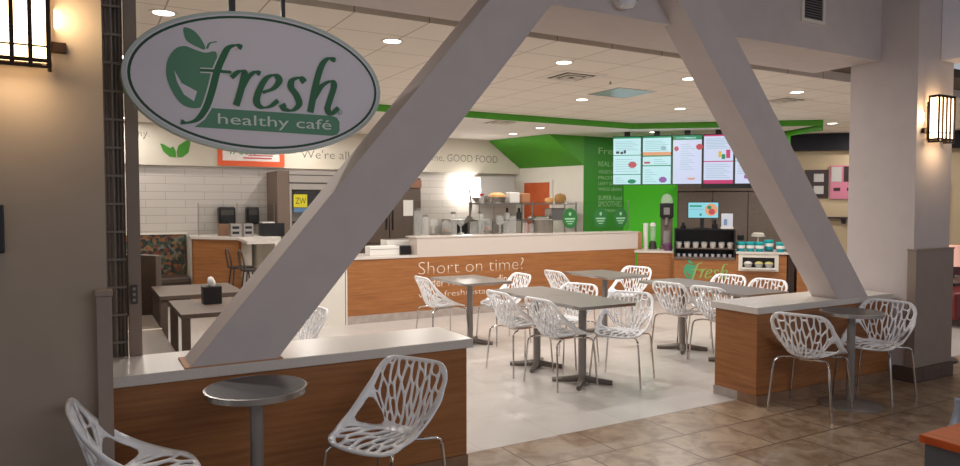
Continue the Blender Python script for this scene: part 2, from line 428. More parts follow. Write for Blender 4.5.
# ================================================================== LIGHT FITTINGS
DL = [(0.55, 5.69), (2.36, 5.69), (4.19, 5.69), (5.95, 5.72), (7.83, 5.73), (9.66, 5.7), (5.87, 7.56), (7.68, 7.56), (2.2, 7.56), (4.03, 7.56), (11.35, 7.6), (0.4, 7.56)]
DL2 = [(7.05, 11.15), (6.9, 10.05), (2.9, 10.6), (4.6, 10.5), (1.1, 10.6), (9.1, 9.6), (10.4, 8.4), (3.4, 11.9), (0.6, 12.0), (5.4, 11.8)]
def downlight(x, y, z, label, power=DOWNLIGHT_W, warm=(1.0, 0.95, 0.90)):
    t = thing('downlight', label, 'downlight', (x, y, z), 0, 'recessed ceiling downlights')
    MB().lathe([(0.075, -0.002), (0.10, -0.006), (0.10, 0.0), (0.075, 0.0)], n=24).build('trim_ring', M_white, t)
    MB().lathe([(0, -0.003), (0.075, -0.003), (0.075, 0), (0, 0)], n=24).build('lens', M_lamp, t)
    area('lamp', (0, 0, -0.012), 0.15, power, warm, shape='DISK', parent=t)
dlab = ['round ceiling downlight above the upper left of the oval sign', 'ceiling downlight beside the left diagonal beam', 'ceiling downlight just in front of the dark ceiling vent, between the beams',
 'front row ceiling downlight touching the left edge of the right diagonal beam', 'ceiling downlight to the right of the right diagonal beam', 'front row ceiling downlight near the right column', 'ceiling downlight in front of the menu boards, left of the blue light panel reflection',
 'second row ceiling downlight just left of the right diagonal beam', 'second row downlight above the left diagonal beam', 'second row downlight behind the left diagonal beam', 'ceiling downlight over the corridor with the posters', 'second row downlight behind the oval sign']
for (x, y), l in zip(DL, dlab): downlight(x, y, ZC, l)
dlab2 = ['lower ceiling downlight beside the top corner of the green bulkhead', 'lower ceiling downlight just behind the green ceiling edge', 'lower ceiling downlight hidden by the left diagonal beam', 'lower ceiling downlight near the GOOD FOOD lettering, front one', 'lower ceiling downlight over the tall bar',
 'lower ceiling downlight over the blender', 'lower ceiling downlight over the till', 'lower ceiling downlight in front of the drinks fridge', 'lower ceiling downlight above the leaf emblem', 'lower ceiling downlight above the GOOD FOOD lettering']
for (x, y), l in zip(DL2, dlab2): downlight(x, y, 2.93, l, DOWNLIGHT_W*0.5)
def ceil_vent(x, y, z, label):
    t = thing('ceiling_vent', label, 'air vent', (x, y, z), 0, 'square air diffusers in the ceiling')
    f = MB()
    for k, (a, b_) in enumerate(((0.29, 0.20), (0.16, 0.13), (0.09, 0.05))):
        zz = -0.004-0.006*k
        f.box(-a, a, -a, -b_, zz, 0).box(-a, a, b_, a, zz, 0).box(-a, -b_, -b_, b_, zz, 0).box(b_, a, -b_, b_, zz, 0)
    f.build('louver_frame', mat('vent_paint', (226, 216, 204), 0.6), t)
    MB().box(-0.24, 0.24, -0.24, 0.24, -0.003, 0).build('backing', mat('vent_dark', (58, 50, 44), 0.8), t)
for k_, (x, y) in enumerate(((13.2, 7.6), (11.6, 10.0), (15.0, 5.7))): downlight(x, y, ZC, ['added corridor light nearest the right column', 'added corridor light deep behind the menu boards', 'added corridor light to the right of the right column'][k_])  # extra downlights added so that the corridor wall is lit
ceil_vent(4.72, 6.27, ZC, 'square ceiling vent behind the downlight between the two diagonal beams')
ceil_vent(8.30, 6.27, ZC, 'square ceiling vent to the right of the right diagonal beam')
ceil_vent(5.88, 9.7, 2.93, 'small square vent in the lower ceiling just behind the green edge')
pn = thing('light_panel', 'flat square bluish panel set in the ceiling tiles', 'ceiling panel', (5.95, 6.85, ZC))
MB().box(-0.3, 0.3, -0.3, 0.3, -0.006, 0).build('diffuser', mat('panel_blue', (168, 176, 186), 0.25), pn)
MB().box(-0.305, 0.305, -0.305, -0.295, -0.009, 0).box(-0.305, 0.305, 0.295, 0.305, -0.009, 0).build('frame', M_white, pn)
sp = thing('sprinkler', 'small sprinkler head in the ceiling above the light panel', 'sprinkler', (5.3, 6.3, ZC))
MB().lathe([(0, -0.03), (0.02, -0.03), (0.008, -0.02), (0.012, 0), (0, 0)], n=12).build('head', M_steel, sp)

# wall vent and dome camera on the beam
wv = thing('wall_vent', 'white framed louvred vent on the beam above the right side', 'air vent', (5.49, 3.88, 3.29))
f = MB().box(-0.16, 0.16, -0.015, 0, 0.1, 0.13).box(-0.16, 0.16, -0.015, 0, -0.13, -0.10).box(-0.16, -0.125, -0.015, 0, -0.1, 0.1).box(0.125, 0.16, -0.015, 0, -0.1, 0.1)
f.build('frame', M_white, wv)
f = MB()
for k in range(9): f.box(-0.125, 0.125, -0.01, -0.004, -0.095+k*0.022, -0.087+k*0.022)
f.box(-0.125, 0.125, -0.003, 0, -0.1, 0.1, 1)
f.build('louver', [mat('louver_grey', (120, 114, 118), 0.5), M_black], wv)
dc = thing('security_camera', 'white dome security camera with dark lens on the front beam', 'camera', (3.34, 3.88, 3.06))
MB().cyl((0, 0, 0), 0.075, 0.05, 24, M=Matrix.Rotation(PI/2, 4, 'X')).build('mount', M_white, dc, smooth=True)
MB().lathe([(0, -0.09), (0.05, -0.075), (0.072, -0.03), (0.075, 0.02), (0.06, 0.06), (0, 0.07)], (0, -0.08, 0), 24).build('housing', mat('camera_white', (225, 225, 230), 0.4), dc, smooth=True)
MB().lathe([(0, -0.05), (0.034, -0.035), (0.042, 0), (0, 0.02)], (0.045, -0.135, 0.01), 20).build('lens', M_black, dc, smooth=True)

# sconces
def sconce(x, y, z, label):
    t = thing('wall_sconce', label, 'wall lamp', (x, y, z), 0, 'lantern wall lamps on the entrance columns')
    W, D, H = 0.27, 0.12, 0.42
    g_ = MB().box(-W/2+0.01, W/2-0.01, -D+0.01, -0.03, 0.035, H-0.02).build('glass_shade', M_sconceglass, t)
    f = MB()
    for i in range(5):
        xx = -W/2 + i*(W-0.016)/4; f.box(xx, xx+0.016, -D-0.002, -D+0.010, 0, H)
    for xx in (-W/2, W/2-0.016): f.box(xx, xx+0.016, -0.042, -0.03, 0, H); f.box(xx+0.002, xx+0.014, -D+0.01, -0.03, 0.0, 0.014)
    for zz, hh in ((0.0, 0.010), (0.022, 0.016), (0.085, 0.006), (H-0.02, 0.022)):
        f.box(-W/2, W/2, -D-0.003, -D+0.008, zz, zz+hh)
        for xx in (-W/2-0.001, W/2-0.007): f.box(xx, xx+0.008, -D, -0.03, zz, zz+hh)
    f.build('frame', M_bronze, t)
    MB().box(-W/2-0.055, W/2+0.055, -0.03, 0.0, 0.085, 0.13).build('wall_bracket', M_bronze, t, bevel=0.004)
    MB().box(-0.1, 0.1, -0.03, 0.0, 0.03, H-0.05).build('back_plate', M_bronze, t)
    area('lamp', (0, -D-0.03, -0.02), 0.22, 1.4, (1, 0.72, 0.42), (0, 0, 0), sy=0.1, parent=t)
    for sx in (-1, 1): area('lamp', (sx*(W/2+0.01), -D/2-0.02, H*0.55), 0.08, 2.2, (1, 0.75, 0.45), (0, -sx*PI/2, 0), sy=0.3, parent=t)
sconce(-0.235, 3.54, 2.165, 'large lit lantern wall lamp on the taupe column at the left edge')
sconce(6.76, 3.54, 2.16, 'lit lantern wall lamp on the taupe column at the right side')

# ================================================================== OVAL SIGN
def catmull(P, n=8):
    out = []
    P = [Vector(p) for p in P]
    Q = [P[0]*2-P[1]] + P + [P[-1]*2-P[-2]]
    for i in range(1, len(Q)-2):
        a, b_, c, d = Q[i-1], Q[i], Q[i+1], Q[i+2]
        for k in range(n):
            t = k/n
            out.append(0.5*((2*b_)+(c-a)*t+(2*a-5*b_+4*c-d)*t*t+(-a+3*b_-3*c+d)*t**3))
    out.append(P[-1]); return out
def stroke(mb, pts, w, y0, y1, nib=math.radians(8), thin=0.32, blob0=0, blob1=0, S=1):
    P = catmull(pts, 8); n = len(P); L = []; R = []
    for i, p in enumerate(P):
        t = (P[min(i+1, n-1)]-P[max(i-1, 0)]).normalized()
        nv = Vector((-t.y, t.x)); ndir = Vector((math.cos(nib), math.sin(nib)))
        ww = w*(thin + (1-thin)*abs(nv.dot(ndir)))
        if blob0 and i < 5: ww = max(ww, blob0*math.sqrt(max(0.02, 1-((i-1.8)/3.4)**2)))
        if blob1 and i > n-6: ww = max(ww, blob1*math.sqrt(max(0.02, 1-((n-1-i-1.8)/3.4)**2)))
        L.append(p+nv*ww/2); R.append(p-nv*ww/2)
    for i in range(n-1):
        q = [L[i], R[i], R[i+1], L[i+1]]
        vs = [mb.bm.verts.new((a.x, y0, a.y)) for a in q]
        mb._face(vs)
        vb = [mb.bm.verts.new((a.x, y1, a.y)) for a in q]
        mb._face([vs[1], vs[0], vb[0], vb[1]]) if i == 0 else None
        mb._face([vs[0], vs[3], vb[3], vb[0]]); mb._face([vs[2], vs[1], vb[1], vb[2]])
LOGO_F = [(-0.107, 0.181), (-0.136, 0.192), (-0.179, 0.171), (-0.21, 0.111), (-0.237, 0.041), (-0.264, -0.064), (-0.295, -0.154), (-0.337, -0.215), (-0.388, -0.237), (-0.418, -0.233)]
LOGO_BAR = [(-0.32, 0.042), (-0.243, 0.045), (-0.164, 0.045)]
LOGO_R1 = [(-0.163, 0.018), (-0.124, 0.053), (-0.096, 0.05), (-0.104, -0.002), (-0.123, -0.073), (-0.141, -0.13)]
LOGO_R2 = [(-0.109, -0.032), (-0.077, 0.025), (-0.039, 0.059), (-0.011, 0.052)]
LOGO_E = [(0.002, -0.049), (0.06, -0.021), (0.091, 0.023), (0.068, 0.051), (0.021, 0.03), (-0.017, -0.036), (-0.033, -0.101), (-0.007, -0.13), (0.039, -0.122), (0.083, -0.087)]
LOGO_S = [(0.233, 0.027), (0.208, 0.049), (0.165, 0.033), (0.155, -0.006), (0.186, -0.051), (0.2, -0.098), (0.166, -0.134), (0.122, -0.133), (0.104, -0.105)]
LOGO_H1 = [(0.412, 0.168), (0.371, 0.173), (0.332, 0.13), (0.297, 0.02), (0.263, -0.14)]
LOGO_H2 = [(0.284, -0.06), (0.331, 0.013), (0.385, 0.045), (0.403, 0.019), (0.38, -0.058), (0.364, -0.115), (0.386, -0.142), (0.427, -0.104)]
APPLE = [(-0.239, 0.145), (-0.293, 0.136), (-0.344, 0.147), (-0.394, 0.16), (-0.441, 0.139), (-0.477, 0.077), (-0.483, -0.002), (-0.457, -0.079), (-0.414, -0.14), (-0.361, -0.159), (-0.317, -0.149), (-0.295, -0.12), (-0.264, -0.037), (-0.24, 0.061)]
GLINT = [(-0.446, 0.03), (-0.412, -0.033), (-0.337, -0.07), (-0.353, -0.122), (-0.401, -0.091), (-0.434, -0.027)]
LEAF = [(-0.395, 0.256), (-0.349, 0.245), (-0.31, 0.202), (-0.293, 0.154), (-0.336, 0.164), (-0.381, 0.187), (-0.396, 0.221)]
def closed(P, n=4):
    P = [Vector(p) for p in P]; N = len(P); out = []
    for i in range(N):
        a, b_, c, d = P[i-1], P[i], P[(i+1) % N], P[(i+2) % N]
        for k in range(n):
            t = k/n; out.append(0.5*((2*b_)+(c-a)*t+(2*a-5*b_+4*c-d)*t*t+(-a+3*b_-3*c+d)*t**3))
    return [(v.x, v.y) for v in out]
def flatpoly(mb, pts, y0, y1, mi=0):
    mb.prism(pts, y0, y1, mi)
def logo(parent, y, mats, word_only=False):
    m_letter, m_apple, m_glint, m_halo = mats
    a = MB(); flatpoly(a, closed(APPLE), y-0.002, y)
    flatpoly(a, closed(LEAF), y-0.002, y); stroke(a, [(-0.285, 0.159), (-0.27, 0.188), (-0.234, 0.201)], 0.012, y-0.002, y)
    a.build('apple_emblem', m_apple, parent, tri=True)
    a = MB(); flatpoly(a, GLINT, y-0.0035, y-0.002); a.build('apple_highlight', m_glint, parent, tri=True)
    if m_halo:
        h = MB(); stroke(h, LOGO_F, 0.054, y-0.004, y-0.002, thin=0.5); stroke(h, LOGO_BAR, 0.05, y-0.0045, y-0.002, thin=0.5); h.build('letter_halo', m_halo, parent)
    w = MB()
    W = 0.036; yy = y-0.006
    for k_, (P_, w_, th_, b0_, b1_) in enumerate(((LOGO_F, 0.038, 0.25, 0.028, 0.026), (LOGO_BAR, 0.045, 0.25, 0, 0), (LOGO_R1, W, 0.25, 0, 0), (LOGO_R2, W*0.9, 0.25, 0, 0.026), (LOGO_E, W, 0.25, 0, 0), (LOGO_S, W, 0.28, 0.024, 0.024), (LOGO_H1, W, 0.25, 0.026, 0), (LOGO_H2, W*0.95, 0.25, 0, 0))):
        stroke(w, P_, w_, yy-0.0004*k_, y, thin=th_, blob0=b0_, blob1=b1_)
    w.build('word_lettering', m_letter, parent)
sg = thing('hanging_sign', 'large white oval fresh healthy café sign hanging on two black rods', 'sign', (0.874, 3.995, 2.266))
def ellipse(a, b_, n=72): return [(a*math.cos(2*PI*i/n), b_*math.sin(2*PI*i/n)) for i in range(n)]
MB().prism(ellipse(0.692, 0.384), -0.036, 0.036).build('sign_body', M_signedge, sg, bevel=0.004)
MB().prism(ellipse(0.672, 0.366), -0.038, -0.034).build('sign_face', M_signface, sg)
rg = MB(); n = 72; o1 = ellipse(0.664, 0.357, n); o2 = ellipse(0.650, 0.344, n)
for i in range(n):
    j = (i+1) % n
    rg._face([rg.bm.verts.new((p[0], -0.0395, p[1])) for p in (o1[i], o2[i], o2[j], o1[j])][::-1])
rg.build('green_ring', M_signdark, sg)
logo(sg, -0.0395, (M_signgreen, M_signmid, M_signface, M_signface))
pl = MB().prism([(-0.263, -0.152), (0.39, -0.152), (0.418, -0.16), (0.434, -0.185), (0.434, -0.235), (0.42, -0.258), (0.39, -0.266), (-0.352, -0.256), (-0.30, -0.215)], -0.0415, -0.038).build('banner', M_signmid, sg)
text('banner_lettering', 'healthy café', -0.235, -0.232, 0.058, mat('sign_pale_letter', (222, 230, 224), 0.5), sg, y=-0.0415, width=0.62)
text('registered_mark', 'R', 0.428, -0.137, 0.016, M_signmid, sg, y=-0.0395)
rr = MB(); 
for i in range(20):
    a0, a1 = 2*PI*i/20, 2*PI*(i+1)/20
    rr._face([rr.bm.verts.new((0.435+r_*math.cos(t_), -0.04, -0.129+r_*math.sin(t_))) for r_, t_ in ((0.016, a0), (0.016, a1), (0.0135, a1), (0.0135, a0))])
rr.build('registered_ring', M_signmid, sg)
for x0, w in ((-0.165, 0.034), (0.115, 0.022)):
    MB().box(x0, x0+w, -0.008, 0.008, 0.34, 0.664).build('hanger', M_black, sg)

# ================================================================== CHAIRS
def clip(poly, a, b_, c):     # keep a*x+b*y<=c
    out = []
    for i in range(len(poly)):
        p, q = poly[i], poly[(i+1) % len(poly)]
        dp = a*p[0]+b_*p[1]-c; dq = a*q[0]+b_*q[1]-c
        if dp <= 0: out.append(p)
        if dp*dq < 0:
            t = dp/(dp-dq); out.append((p[0]+(q[0]-p[0])*t, p[1]+(q[1]-p[1])*t))
    return out
def parea(P): return 0.5*sum(P[i][0]*P[(i+1) % len(P)][1]-P[(i+1) % len(P)][0]*P[i][1] for i in range(len(P)))
def ccw(P): return P if parea(P) > 0 else P[::-1]
def convex_clip(poly, dom):
    dom = ccw(dom)
    for i in range(len(dom)):
        p, q = dom[i], dom[(i+1) % len(dom)]
        nx, ny = q[1]-p[1], -(q[0]-p[0]); L = math.hypot(nx, ny)
        if L < 1e-9: continue
        poly = clip(poly, nx/L, ny/L, (nx*p[0]+ny*p[1])/L)
        if len(poly) < 3: return []
    return poly
def inset(poly, d):
    P = ccw(poly); out = P[:]
    for i in range(len(P)):
        p, q = P[i], P[(i+1) % len(P)]
        nx, ny = q[1]-p[1], -(q[0]-p[0]); L = math.hypot(nx, ny)
        if L < 1e-6: continue
        out = clip(out, nx/L, ny/L, (nx*p[0]+ny*p[1])/L-d)
        if len(out) < 3: return []
    return out
def soften(P, it=2, k=0.22):
    for _ in range(it):
        Q = []
        for i in range(len(P)):
            a, b_ = P[i], P[(i+1) % len(P)]
            Q += [(a[0]*(1-k)+b_[0]*k, a[1]*(1-k)+b_[1]*k), (a[0]*k+b_[0]*(1-k), a[1]*k+b_[1]*(1-k))]
        P = Q
    return P
def resample(P, d):
    Q = []
    for i in range(len(P)):
        a, b_ = P[i], P[(i+1) % len(P)]
        L = math.hypot(b_[0]-a[0], b_[1]-a[1])
        if L < 0.0012: continue
        n = max(1, int(L/d))
        for k in range(n): Q.append((a[0]+(b_[0]-a[0])*k/n, a[1]+(b_[1]-a[1])*k/n))
    return Q
rnd = random.Random(11)
SEAT_L = 0.80
def fan_cells(dom, focus, sgn, na, nr, r0, r1, amax, rib, stretch):
    """cells stretched along rays that fan out from a focus, like twigs between branches"""
    R0 = (r0+r1)/2; sites = []
    for j in range(nr):
        r = r0+(r1-r0)*(j+0.5)/nr
        for i in range(na):
            a = (-amax+2*amax*(i+0.5+(0.5 if j % 2 else 0)+rnd.uniform(-0.34, 0.34))/na)
            sites.append((a*R0, (r+rnd.uniform(-0.38, 0.38)*(r1-r0)/nr)/stretch))
    res = []
    for s in sites:
        c = [(-amax*R0*1.3, r0/stretch-0.06), (amax*R0*1.3, r0/stretch-0.06), (amax*R0*1.3, r1/stretch+0.06), (-amax*R0*1.3, r1/stretch+0.06)]
        for t in sites:
            if t is s or abs(t[0]-s[0])+abs(t[1]-s[1]) > 0.35: continue
            nx, ny = t[0]-s[0], t[1]-s[1]
            c = clip(c, nx, ny, (t[0]**2+t[1]**2-s[0]**2-s[1]**2)/2)
            if len(c) < 3: break
        if len(c) < 3: continue
        m = []
        for (u, v_) in c:
            a = u/R0; r = v_*stretch
            m.append((focus[0]+r*math.sin(a), focus[1]+sgn*r*math.cos(a)))
        m = ccw(m); m = convex_clip(m, dom)
        if len(m) < 3: continue
        m = inset(m, rib)
        if len(m) < 3 or abs(parea(m)) < 0.9e-4: continue
        m = resample(soften(m, 2), 0.02)
        if len(m) > 3: res.append(m)
    return res
def shell_mesh():
    hw = 0.238
    def rrect(r=0.075, n=8):
        P = []
        for cx, cy, a0 in ((hw-r, r, -PI/2), (hw-r, SEAT_L-r, 0), (-hw+r, SEAT_L-r, PI/2), (-hw+r, r, PI)):
            for k in range(n+1):
                a = a0+PI/2*k/n; P.append((cx+r*math.cos(a), cy+r*math.sin(a)))
        return P
    outer = resample(rrect(), 0.02)
    back = [(-.10, .41), (.10, .41), (.13, .43), (.215, .57), (.217, .70), (.175, .774), (-.175, .774), (-.217, .70), (-.215, .57), (-.13, .43)]
    seat = [(-.165, .028), (.165, .028), (.208, .075), (.214, .23), (.11, .345), (-.11, .345), (-.214, .23), (-.208, .075)]
    holes = fan_cells(back, (0, .14), 1, 12, 5, 0.26, 0.68, 0.66, 0.0050, 3.6)
    holes += fan_cells(seat, (0, .62), -1, 9, 3, 0.28, 0.64, 0.62, 0.0085, 3.0)
    for s in (1, -1):
        tri_ = [(s*.214, .54), (s*.214, .265), (s*.085, .385)]
        holes.append(resample(soften(ccw(tri_), 2, 0.2), 0.02))
    verts = []; edges = []
    def ring(P):
        b0 = len(verts); verts.extend([Vector(p) for p in P])
        edges.extend([(b0+i, b0+(i+1) % len(P)) for i in range(len(P))])
    ring(outer)
    for h in holes: ring(h)
    # interior support points on solid areas
    def inside(p, P):
        c = False
        for i in range(len(P)):
            a, b_ = P[i], P[i-1]
            if (a[1] > p[1]) != (b_[1] > p[1]) and p[0] < (b_[0]-a[0])*(p[1]-a[1])/(b_[1]-a[1])+a[0]: c = not c
        return c
    for j in range(int(SEAT_L/0.03)):
        for i in range(-7, 8):
            p = (i*0.032, 0.015+j*0.03)
            if not inside(p, outer): continue
            if any(inside(p, h) for h in holes): continue
            verts.append(Vector(p))
    r = delaunay_2d_cdt(verts, edges, [], 1, 1e-5)
    V, F = r[0], r[2]
    Cc = [(0.0, .225, .430), (.08, .15, .445), (.22, .02, .440), (.33, -.09, .432), (.39, -.15, .440), (.45, -.19, .475), (.55, -.215, .56), (.68, -.25, .68), (.80, -.285, .79)]
    Ec = [(0.0, .205, .448), (.08, .16, .462), (.22, .07, .492), (.33, -.01, .532), (.39, -.055, .560), (.45, -.10, .59), (.55, -.16, .64), (.68, -.225, .715), (.80, -.268, .785)]
    def ev(T, b_):
        b_ = min(max(b_, 0), SEAT_L)
        for i in range(len(T)-1):
            if b_ <= T[i+1][0]:
                break
        g = lambda k: Vector((T[max(0, min(k, len(T)-1))][1], T[max(0, min(k, len(T)-1))][2]))
        t = (b_-T[i][0])/(T[i+1][0]-T[i][0]); a, p, q, d = g(i-1), g(i), g(i+1), g(i+2)
        return 0.5*((2*p)+(q-a)*t+(2*a-5*p+4*q-d)*t*t+(-a+3*p-3*q+d)*t**3)
    def wf(b_): 
        T = [(0, .86), (.1, .9), (.25, 1.0), (.5, 1.03), (.65, .97), (.8, .82)]
        for i in range(len(T)-1):
            if b_ <= T[i+1][0]: break
        t = min(1, max(0, (b_-T[i][0])/(T[i+1][0]-T[i][0]))); t = t*t*(3-2*t)
        return T[i][1]*(1-t)+T[i+1][1]*t
    bm = bmesh.new(); bv = []
    for p in V:
        s = min(1, abs(p[0])/hw)**2.3
        c, e = ev(Cc, p[1]), ev(Ec, p[1]); q = c*(1-s)+e*s
        bv.append(bm.verts.new((p[0]*wf(p[1]), q.x, q.y)))
    for f in F:
        cx = sum(V[i][0] for i in f)/len(f); cy = sum(V[i][1] for i in f)/len(f)
        if any(inside((cx, cy), h) for h in holes): continue
        try: bm.faces.new([bv[i] for i in f])
        except ValueError: pass
    for v_ in [x for x in bm.verts if not x.link_faces]: bm.verts.remove(v_)
    bmesh.ops.recalc_face_normals(bm, faces=bm.faces[:])
    return bm
def make_chair():
    t = thing('cafe_chair', 'x', 'chair')
    mb = MB(); mb.bm = shell_mesh()
    s = mb.build('shell', M_chair, t)
    for p in s.data.polygons: p.use_smooth = True
    so = s.modifiers.new('solid', 'SOLIDIFY'); so.thickness = 0.011; so.offset = 0
    for sx in (-1, 1):
        for (y, yt) in ((0.225, 0.12), (-0.235, -0.11)):
            MB().tube([(sx*0.235, y, 0), (sx*0.205, y*0.93, 0.36), (sx*0.195, y*0.88, 0.415), (sx*0.15, yt, 0.424), (sx*0.04, yt*0.8, 0.418)], 0.0085, 8, smooth=2).build('leg', M_chrome, t, smooth=True)
    MB().box(-0.05, 0.05, -0.10, 0.11, 0.404, 0.426).build('seat_frame', M_chrome, t, bevel=0.004)
    return t
chair0 = make_chair(); used = []
def place_chair(x, y, face, label, group):
    rz = math.radians(face-90)
    if not used:
        used.append(1); chair0.location = (x, y, 0); chair0.rotation_euler = (0, 0, rz); chair0['label'] = label; chair0['group'] = group; return chair0
    return dup(chair0, (x, y, 0), rz, label, group)
GO = 'white lattice chairs outside the low walls'; GI = 'white lattice chairs inside the cafe'
place_chair(1.29, 3.24, 210, 'white lattice chair in front of the left bamboo low wall, facing the small round table', GO)
place_chair(0.215, 3.25, 0, 'white lattice chair cut off at the bottom left, side on to the taupe column', GO)
place_chair(4.90, 3.42, 16, 'white lattice chair to the left of the round table by the right low wall', GO)
place_chair(5.72, 3.41, 188, 'white lattice chair between the round table and the right column', GO)
place_chair(3.60, 7.22, 0, 'white lattice chair at the left end of the SHORT ON TIME lettering', GI)
place_chair(4.27, 6.97, 180, 'white lattice chair mostly hidden behind the rear left table', GI)
place_chair(3.66, 5.66, 2, 'white lattice chair seen from behind at the middle long table, the left one of two', GI)
place_chair(3.71, 5.06, 4, 'white lattice chair nearest the viewer at the middle long table, seen from behind', GI)
place_chair(4.25, 4.86, 212, 'white lattice chair at the front right end of the middle long table', GI)
place_chair(4.24, 5.68, 203, 'white lattice chair on the far side of the middle long table, seen through its pole', GI)
place_chair(5.33, 7.08, 0, 'white lattice chair to the left of the rear middle table by the counter', GI)
place_chair(6.13, 6.93, 197, 'white lattice chair between the rear middle table and the corner of the counter', GI)
place_chair(5.62, 5.46, 8, 'white lattice chair at the left end of the right long table, seen from behind', GI)
place_chair(5.68, 4.97, 6, 'white lattice chair half hidden by the corner of the right low wall', GI)
place_chair(6.30, 5.60, 188, 'white lattice chair beyond the right long table, nearly hidden, under the counter logo', GI)
place_chair(6.30, 5.06, 188, 'white lattice chair back showing just above the cap of the right low wall', GI)
place_chair(1.36, 5.45, 188, 'white lattice chair behind the left low wall by the diagonal beam', GI)

# ================================================================== TABLES
def pedestal(t, r=0.03):
    MB().cyl((0, 0, 0.02), r+0.006, 0.70, 20).build('pole', M_pole, t, smooth=True)
    f = MB()
    for a in range(4):
        c, s = math.cos(a*PI/2+PI/4), math.sin(a*PI/2+PI/4)
        f.tube([(0.02*c, 0.02*s, 0.045), (0.14*c, 0.14*s, 0.03), (0.27*c, 0.27*s, 0.021)], [0.034, 0.027, 0.02], 8)
    f.cyl((0, 0, 0.012), 0.05, 0.05, 16)
    f.build('base', mat('base_iron', (112, 104, 98), 0.4, 0.3), t, smooth=True)
    MB().box(-0.12, 0.12, -0.12, 0.12, 0.715, 0.722).build('mounting_plate', M_gunmetal, t)
def cafe_table(x, y, w, d, label):
    t = thing('cafe_table', label, 'table', (x, y, 0), 0, 'grey pedestal tables inside the cafe')
    MB().box(-w/2, w/2, -d/2, d/2, 0.722, 0.75).build('table_top', [M_tabletop], t, bevel=0.003)
    e = MB(); k = 0.0015
    e.box(-w/2-k, w/2+k, -d/2-k, -d/2, 0.724, 0.748).box(-w/2-k, w/2+k, d/2, d/2+k, 0.724, 0.748).box(-w/2-k, -w/2, -d/2, d/2, 0.724, 0.748).box(w/2, w/2+k, -d/2, d/2, 0.724, 0.748)
    e.build('edge_band', M_topedge, t)
    pedestal(t)
cafe_table(3.86, 7.03, 0.60, 0.86, 'grey pedestal table in front of the SHORT ON TIME lettering')
cafe_table(3.88, 5.69, 0.60, 0.715, 'farther half of the joined grey tables in the middle of the cafe')
cafe_table(3.88, 4.97, 0.60, 0.715, 'nearer half of the joined grey tables in the middle of the cafe')
cafe_table(5.64, 6.78, 0.62, 0.86, 'grey pedestal table standing alone before the counter, behind the middle long table')
cafe_table(5.74, 5.58, 0.60, 0.735, 'farther half of the joined tables beside the right low wall')
cafe_table(5.74, 4.84, 0.60, 0.735, 'nearer half of the joined tables beside the right low wall')
def bistro(x, y, label):
    t = thing('bistro_table', label, 'table', (x, y, 0), 0, 'small round tables outside the low walls')
    MB().lathe([(0, 0.728), (0.222, 0.728), (0.222, 0.752), (0, 0.752)], n=56).build('table_top', M_bistro, t)
    MB().lathe([(0.222, 0.724), (0.2315, 0.726), (0.2315, 0.752), (0.222, 0.7535), (0.222, 0.724)], n=56).build('edge_band', M_topedge, t, smooth=True)
    MB().cyl((0, 0, 0.02), 0.030, 0.705, 24).build('pole', M_pole, t, smooth=True)
    MB().lathe([(0, 0), (0.235, 0), (0.235, 0.006), (0.22, 0.014), (0.06, 0.024), (0.032, 0.035), (0, 0.035)], n=56).build('base', M_pole, t, smooth=True)
    MB().cyl((0, 0, 0.715), 0.09, 0.013, 20).build('mounting_plate', M_gunmetal, t)
bistro(0.69, 3.33, 'small round table in front of the left low wall')
bistro(5.33, 3.37, 'small round table between two white chairs by the right low wall')

# ================================================================== SERVICE COUNTER (bamboo, white riser)
sc = thing('service_counter', 'long bamboo fronted counter with white riser and white lettering', 'counter', (3.05, 8.95, 0))
MB().box(0, 5.05, 0, 0.08, 0.11, 0.865).build('front_panel', M_bamboo, sc)
MB().box(0, 5.06, -0.006, 0.07, 0, 0.11).build('baseboard', M_base, sc)
MB().box(1.02, 5.10, -0.004, 0.30, 0.865, 1.135).box(1.0, 5.12, -0.015, 0.36, 1.135, 1.155).build('riser', M_riser, sc, bevel=0.003)
MB().box(-0.03, 1.02, -0.015, 0.75, 0.865, 0.895).box(1.02, 5.1, 0.30, 0.75, 0.865, 0.895).build('countertop', M_solid, sc, bevel=0.003)
MB().box(-0.02, 0, -0.005, 0.75, 0, 0.865).build('end_panel', M_white, sc)
MB().box(0, 5.05, 0.70, 0.75, 0.0, 0.865).build('rear_panel', M_steel, sc)
text('lettering', 'Short on time?', 1.04, 0.62, 0.19, M_white_letter, sc, y=0.0, width=1.76, thin=-0.018)
text('lettering', 'Order PICK UP or dine in', 1.04, 0.44, 0.12, M_white_letter, sc, y=0.0, width=1.70, thin=0.006)
text('lettering', 'www.freshrestaurants.com', 1.04, 0.29, 0.085, M_white_letter, sc, y=0.0, width=1.85, thin=-0.008)
wp = thing('end_cabinet', 'white end cabinet of the counter behind the left diagonal beam', 'cabinet', (2.35, 8.95, 0))
MB().box(0, 0.67, 0.0, 0.74, 0, 0.865).build('body', M_white, wp); MB().box(-0.02, 0.67, -0.015, 0.75, 0.865, 0.895).build('countertop', M_solid, wp)
